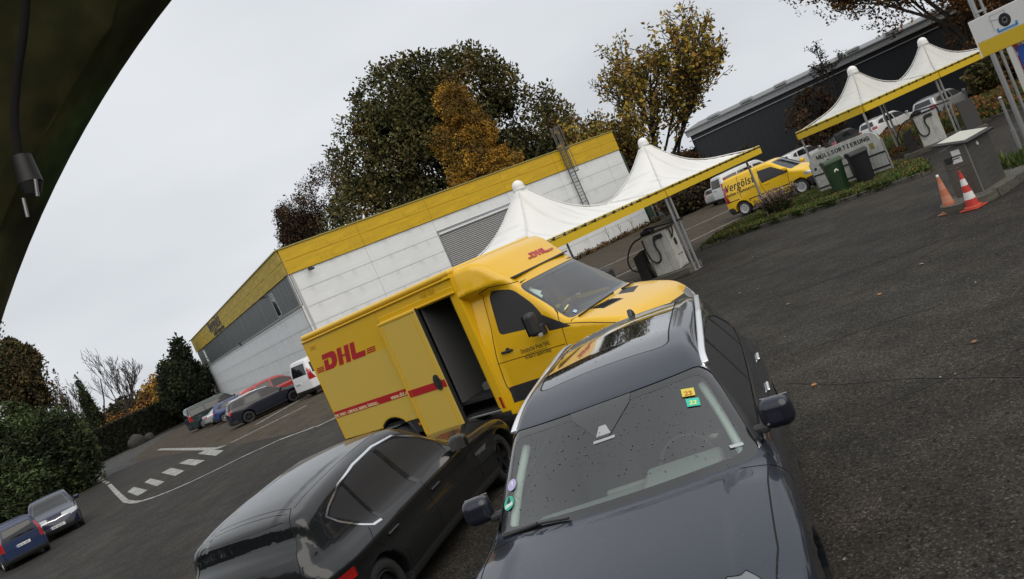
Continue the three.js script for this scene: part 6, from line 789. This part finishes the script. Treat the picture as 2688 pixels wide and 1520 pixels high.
{ const R = rng(60); [['round yellow-orange shrub behind the left end of the hedge', -51.5, -91, 2.6, 3.2, 'orange'], ['rust-red shrub behind the middle of the hedge', -49.0, -99, 2.8, 4.6, 'rust'], ['tall orange-brown tree behind the hedge, left of the dark evergreen', -47.5, -101, 3.2, 6.8, 'orange'], ['brown thicket under the bare trees behind the hedge', -55, -99, 4.0, 4.2, 'rust'], ['yellowish shrub beside the dark evergreen, behind the hedge', -45.2, -97, 2.0, 5.0, 'maple'], ['brown shrub behind the hedge, at the foot of the pointed conifer', -53, -88, 3.2, 3.0, 'brown']].forEach(([l, x, z, r, h, c], i) => tree('autumn_shrub', l, 'shrub', [x, 0, z], [[[x, h * .55, z], [r, h * .5, r]]], { seed: 61 + i, n: 1300, fill: { gap: .38, f: .7, shell: .2 }, limbs: { trunk: h * .7, r: .1, levels: 3, kids: 5, len: .6, spread: .7, minR: .025 }, leaf: { leaf: .3, leaves: 6, r: .4, colors: C3[c] } })); }
tree('evergreen_tree', 'dark evergreen tree at the left end of the white hall', 'tree', [-40.6, 0, -91.5], [[[-40.4, 3.6, -91.5], [3.0, 3.8, 3]], [[-39.4, 6.6, -91.8], [1.3, 3.2, 1.3]], [[-41.4, 5.2, -90.8], [1.2, 2.6, 1.2]]], { seed: 71, n: 3600, fill: { gap: .42, f: .9, shell: .2 }, limbs: { trunk: 9, r: .25, levels: 2, kids: 8, len: .35, spread: .9, minR: .05 }, leaf: { leaf: .34, leaves: 7, r: .4, colors: C3.ever } });
{ // clipped hedge
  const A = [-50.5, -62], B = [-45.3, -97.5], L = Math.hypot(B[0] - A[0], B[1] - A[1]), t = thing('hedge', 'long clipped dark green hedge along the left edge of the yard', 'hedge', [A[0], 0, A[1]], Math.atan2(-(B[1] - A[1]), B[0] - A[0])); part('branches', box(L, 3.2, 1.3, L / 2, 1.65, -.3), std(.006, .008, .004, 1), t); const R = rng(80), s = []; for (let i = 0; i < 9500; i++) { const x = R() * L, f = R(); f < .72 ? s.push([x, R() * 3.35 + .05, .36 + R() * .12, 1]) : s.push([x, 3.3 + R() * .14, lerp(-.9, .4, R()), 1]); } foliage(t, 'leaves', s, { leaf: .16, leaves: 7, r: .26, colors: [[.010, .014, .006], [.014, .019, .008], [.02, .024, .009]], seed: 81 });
  for (const [i, x, z, r] of [[0, -43.2, -81.3, .85], [1, -42.8, -83.2, .55]]) { const g = new THREE.IcosahedronGeometry(r, 3), p = g.attributes.position; for (let k = 0; k < p.count; k++) { const v = V(p.getX(k), p.getY(k), p.getZ(k)), q = .75 + .5 * fbm(v.x * 1.6 + i * 9, v.y * 1.6, v.z * 1.6 + 3, 3); p.setXYZ(k, v.x * q, v.y * q * .95, v.z * q); } g.computeVertexNormals(); g.translate(x, r * .5, z); solo('boulder', g, std(.035, .034, .03, .95), i ? 'smaller rounded boulder at the foot of the hedge, right of the bigger one' : 'bigger rounded grey boulder at the foot of the hedge', 'boulder'); }
}
{ // dark bushes and the tall brown tree at the left edge
  tree('evergreen_bush', 'big dark green evergreen bush at the left edge, behind the blue cars', 'bush', [-32, 0, -47], [[[-31, 2.9, -46.5], [3.9, 3.1, 3.2]], [[-29.3, 2.2, -46.2], [2.2, 2.5, 2.2]], [[-33.5, 3.4, -45], [4, 3.4, 3.4]], [[-31.4, 5.0, -47], [1.3, 2.0, 1.4]], [[-33.6, 5.6, -46.6], [1.5, 2.2, 1.5]], [[-28.9, 3.4, -46.6], [1.1, 1.9, 1.1]], [[-29.9, 1.4, -43.6], [1.6, 1.7, 1.6]]], { seed: 90, n: 12500, fill: { gap: .33, f: .8, shell: .45 }, limbs: { trunk: 3.4, r: .2, levels: 2, kids: 6, len: .6, spread: .9, minR: .04 }, leaf: { leaf: .22, leaves: 7, r: .26, colors: [[.018, .027, .010], [.028, .042, .014], [.042, .06, .02], [.06, .085, .028]] } });
  tree('brown_tree', 'tall upright brown-leaved tree above the dark bush at the left edge', 'tree', [-32.5, 0, -50.5], [[[-32.8, 7, -50.5], [2.6, 4.2, 2.4]], [[-33.4, 10.5, -50.5], [1.8, 4, 1.8]], [[-31.6, 6.8, -50.2], [1.3, 3.6, 1.3]], [[-30.2, 5.0, -50], [1.0, 2.4, 1]], [[-35, 11.5, -50.5], [1.4, 5, 1.4]]], { seed: 95, tipN: 2, tipR: .35, tipP: .7, n: 700, fill: { gap: .5, f: 1.1, shell: .2 }, limbs: { trunk: 8.5, r: .22, levels: 4, kids: [16, 6, 5, 3], len: [.5, .5, .5, .5], spread: .42, up: .34, minR: .022, from: .15 }, leaf: { leaf: .22, leaves: 6, r: .3, colors: [[.045, .04, .015], [.07, .05, .018], [.10, .06, .018], [.045, .05, .018]] } });
  const R = rng(97), s = []; for (let i = 0; i < 1500; i++) { const f = R(); s.push([lerp(-29, -44.5, f) + (R() - .5) * 1.6, .03, lerp(-45.5, -69, f) + (R() - .5) * 3, .8]); } tag(foliage(scene, 'edge_weeds', s, { leaf: .22, leaves: 6, r: .2, colors: [[.06, .07, .02], [.09, .06, .02], [.045, .06, .016]], seed: 98 }), 'weeds and dead leaves along the edge of the yard by the hedge', 'weeds', null, 'stuff');
}
// growth in front of the dark hall
tree('rust_tree', 'large rusty-brown tree overhanging the farther tent at the upper right', 'tree', [28.2, 0, -41.2], [[[28.6, 8.6, -43.2], [5.2, 4.6, 4]], [[33.5, 6.5, -43], [5.4, 6, 4.5]], [[30, 3.8, -40.5], [3.4, 3, 3.4]], [[35, 3.4, -38], [4.5, 4, 4]], [[33, 9.5, -40], [4.5, 4, 4]], [[27.5, 11.5, -46], [6, 4.5, 5]], [[36, 11, -38], [6, 6, 6]]], { seed: 101, tipN: 2, tipR: .5, tipP: .5, n: 6500, fill: { gap: .50, f: .6, shell: .2 }, bark: M.bark, limbs: { trunk: 5, r: .3, levels: 4, kids: [12, 8, 6, 4], len: [2.0, .6, .5, .5], spread: [.8, .6, .65, .7], up: .05, minR: .022, from: .4 }, leaf: { leaf: .19, leaves: 6, r: .28, colors: C3.rust } });
tree('far_tree', 'tall brown tree beyond the right end of the dark hall', 'tree', [44, 0, -36], [[[44, 10, -36], [7, 8, 7]], [[50, 9, -26], [7, 8, 7]]], { seed: 160, n: 5000, fill: { gap: .44, f: .4, shell: .3 }, limbs: { trunk: 9, r: .4, levels: 3, kids: 7, len: .6, minR: .05 }, leaf: { leaf: .36, leaves: 6, r: .6, colors: C3.rust } });
tree('young_tree', 'slim young tree with dark sparse leaves rising above the dark hall roof', 'tree', [24.3, 0, -50.9], [[[25.3, 6.4, -50.9], [1.5, 2.4, 1.3]], [[24.6, 3.4, -50.9], [1.5, 2.2, 1.4]]], { seed: 111, tipN: 1, tipR: .25, tipP: .3, limbs: { trunk: 7.6, r: .08, levels: 3, kids: [12, 5, 3], len: [.26, .5, .5], spread: .75, minR: .022, lean: [.13, 0] }, leaf: { leaf: .18, leaves: 3, r: .18, colors: [[.04, .028, .016], [.05, .026, .018], [.03, .03, .014]] } });
[['maroon shrub in front of the dark hall, left of the farther tent', 22.2, -49.3, 1.7, 4.6, [[.07, .035, .022], [.06, .045, .02], [.09, .05, .024]], 800, .46], ['brown thicket between the white hall and the dark hall', 16.2, -60.2, 3.0, 4.6, C3.brown, 2600, .3], ['greenish brown shrub behind the white van', 14.6, -57.0, 1.7, 2.2, [[.03, .03, .012], [.05, .04, .014], [.04, .026, .012]], 1900, .3], ['dark brown hedge shrub at the end of the white hall', 15.6, -61.0, 2.2, 2.8, C3.brown, 1200, .3], ['brown undergrowth right of the far silver car', 29.5, -36.2, 2.8, 2.0, C3.rust, 1600, .3], ['yellow-green shrub beside the trunk of the rusty tree', 27.2, -38.6, 1.5, 2.2, [[.05, .05, .014], [.08, .07, .018], [.1, .06, .016]], 900, .35], ['rusty shrub at the right edge below the pylon sign', 33.5, -32.5, 3.4, 3.4, C3.rust, 1900, .3]].forEach(([l, x, z, r, h, c, n, g], i) => tree('shrub', l, 'shrub', [x, 0, z], [[[x, h * .52, z], [r, h * .5, r]]], { seed: 120 + i, n, fill: { gap: g, f: .9, shell: .2 }, limbs: { trunk: h * .7, r: .07, levels: 3, kids: 5, len: .6, spread: .7, minR: .018 }, leaf: { leaf: .22, leaves: 6, r: .3, colors: c } }));
[['climbing plant on the dark hall, left of the white hatchback', 19.6, -55.6, 2.9], ['climbing plant on the dark hall, left of the far silver car', 27.3, -52.8, 3.3]].forEach(([l, x, z, h], i) => { const R = rng(140 + i), t = thing('climbing_plant', l, 'climbing plant', [x, 0, z]), s = []; for (let k = 0; k < 110; k++) { const f = R(); s.push([(R() - .5) * .55 + f * .1, f * h, (R() - .5) * .25, 1]); } part('stem', bar([0, 0, 0], [.1, h, 0], .03, 6), M.twig, t); foliage(t, 'leaves', s, { leaf: .18, leaves: 5, r: .2, colors: [[.035, .04, .016], [.05, .05, .02], [.06, .045, .02]], seed: 143 + i }); });
tree('far_tree', 'dark green tree far behind the gap between the halls', 'tree', [9, 0, -112], [[[8.5, 12, -112], [6, 7, 5]], [[15, 9, -112], [5, 6.5, 5]]], { seed: 150, n: 4200, fill: { gap: .42, f: .4, shell: .4 }, limbs: { trunk: 12, r: .4, levels: 2, kids: 6, len: .5, minR: .06 }, leaf: { leaf: .36, leaves: 6, r: .6, colors: C3.oak } });
tree('red_tree', 'small reddish tree at the right end of the white hall roof', 'tree', [17.2, 0, -80], [[[17.2, 5.6, -80], [2.6, 3.2, 2.4]]], { seed: 155, n: 1200, fill: { gap: .4, f: .8, shell: .2 }, limbs: { trunk: 6, r: .15, levels: 3, kids: 5, len: .5, minR: .03 }, leaf: { leaf: .26, leaves: 6, r: .35, colors: [[.12, .03, .02], [.09, .03, .015], [.07, .05, .015]] } });
{ // tree line on the horizon, plus unseen belt behind viewer added to darken reflections
  const R = rng(170), s = []; for (let i = 0; i < 9000; i++) { const a = lerp(-1.15, 1.1, R()), d = lerp(165, 190, R()), hh = 4 + 6 * fbm(a * 9, 2, 5, 3); s.push([Math.sin(a) * d, Math.sqrt(R()) * hh, -Math.cos(a) * d, 1]); } for (let i = 0; i < 15000; i++) { const a = lerp(1.25, 5.0, R()), d = lerp(38, 50, R()), hh = 6 + 11 * fbm(a * 9, 2, 8, 3); s.push([Math.sin(a) * d, Math.sqrt(R()) * hh, -Math.cos(a) * d, .9]); } tag(foliage(scene, 'distant_wood', s, { leaf: .9, leaves: 7, r: 1.3, colors: [[.03, .03, .012], [.045, .036, .014], [.06, .04, .015], [.03, .036, .016]], seed: 171 }), 'low autumn wood on the horizon, round the yard and behind the halls', 'wood', null, 'stuff');
}
// ---------------------------------------------------------------- mossy housing that the view looks out of, upper left corner
{
  const q = camera.quaternion, X = V(1, 0, 0).applyQuaternion(q), Yv = V(0, 1, 0).applyQuaternion(q), Z = V(0, 0, -1).applyQuaternion(q), o = camera.position;
  const t = thing('camera_housing', 'dark mossy curved housing rim across the upper left corner', 'housing', o.toArray());
  // a thick curved shell: the rim is an arc of a wide circle, the wall runs back past the viewer
  const cx = .375, cy = -.278, R0 = .83, at = (r, a, d) => X.clone().multiplyScalar(cx + Math.cos(a) * r).addScaledVector(Yv, cy + Math.sin(a) * r).addScaledVector(Z, d);
  const n = 70, m = 26, p = [], uv = [], id = [], prof = [[.0, .62], [-.002, .60], [.004, .585]]; for (let k = 0; k <= m; k++) prof.push([.004 + .42 * Math.pow(k / m, 1.25), .58 - .50 * k / m]);
  prof.push([.47, .10], [.50, .30], [.30, .66], [.06, .66], [.0, .62]);
  const blocks = (i, k) => { const a = i / n * 9, b = k / 5.5; const e = Math.min(a - Math.floor(a), 1 - a + Math.floor(a)), f = Math.min(b - Math.floor(b), 1 - b + Math.floor(b)); return -.010 * (1 - sstep(.0, .10, e)) - .010 * (1 - sstep(0, .14, f)) + .012 * (fbm(a * 2.2, b * 2.2, 5, 4) - .5); };
  for (let i = 0; i <= n; i++) for (let k = 0; k < prof.length; k++) { const a = lerp(1.5, 3.75, i / n); const [r, d] = prof[k], inn = k > 2 && k < m + 3; const v = at(R0 + r - (inn ? blocks(i, k) : 0), a, d); p.push(v.x, v.y, v.z); uv.push(i / n * 4, k / prof.length * 2); }
  const w = prof.length; for (let i = 0; i < n; i++) for (let k = 0; k < w - 1; k++) { const a = i * w + k; id.push(a, a + 1, a + w, a + 1, a + w + 1, a + w); }
  const g = new THREE.BufferGeometry(); g.setAttribute('position', new THREE.Float32BufferAttribute(p, 3)); g.setAttribute('uv', new THREE.Float32BufferAttribute(uv, 2)); g.setIndex(id); g.computeVertexNormals();
  part('rim', g, new THREE.MeshStandardMaterial({ roughness: .95, side: THREE.DoubleSide, map: tex(256, 256, (u, v) => { const a = fbm(u * 5, v * 5, 7, 5, 5), b = fbm(u * 22, v * 22, 3, 4, 22), k = .19 + .22 * a; const gr = sstep(.42, .62, fbm(u * 4, v * 4, 19, 3, 4)); return [k * (1 - .15 * gr) * (.7 + .6 * b), k * (1.0 + .12 * gr) * (.7 + .6 * b), k * .6 * (.7 + .6 * b)]; }, true) }), t);
  const c = thing('cable', 'black cable with a plug hanging in front of the mossy housing', 'cable', o.toArray()), P2 = (x, y, d) => { const v = X.clone().multiplyScalar(x * d).addScaledVector(Yv, y * d).addScaledVector(Z, d); return v.toArray(); }, px = (u, v, d) => P2((u - 1344) / 2000, (760 - v) / 2000, d);
  part('wire', tube([px(70, -60, .5), px(62, 80, .5), px(45, 200, .5), px(38, 320, .5), px(52, 420, .5), px(62, 470, .5)], .0026, 40, 8), std(.01, .01, .01, 1), c); part('plug', [bar(px(55, 410, .5), px(80, 480, .5), .006, 12, .0075), bar(px(80, 480, .5), px(86, 510, .5), .0075, 12, .005)], M.blackPlastic, c); part('contact', [bar(px(92, 470, .495), px(98, 515, .495), .0012, 6), bar(px(60, 520, .495), px(72, 570, .495), .0012, 6)], M.steel, c);
}
renderer.render(scene, camera);
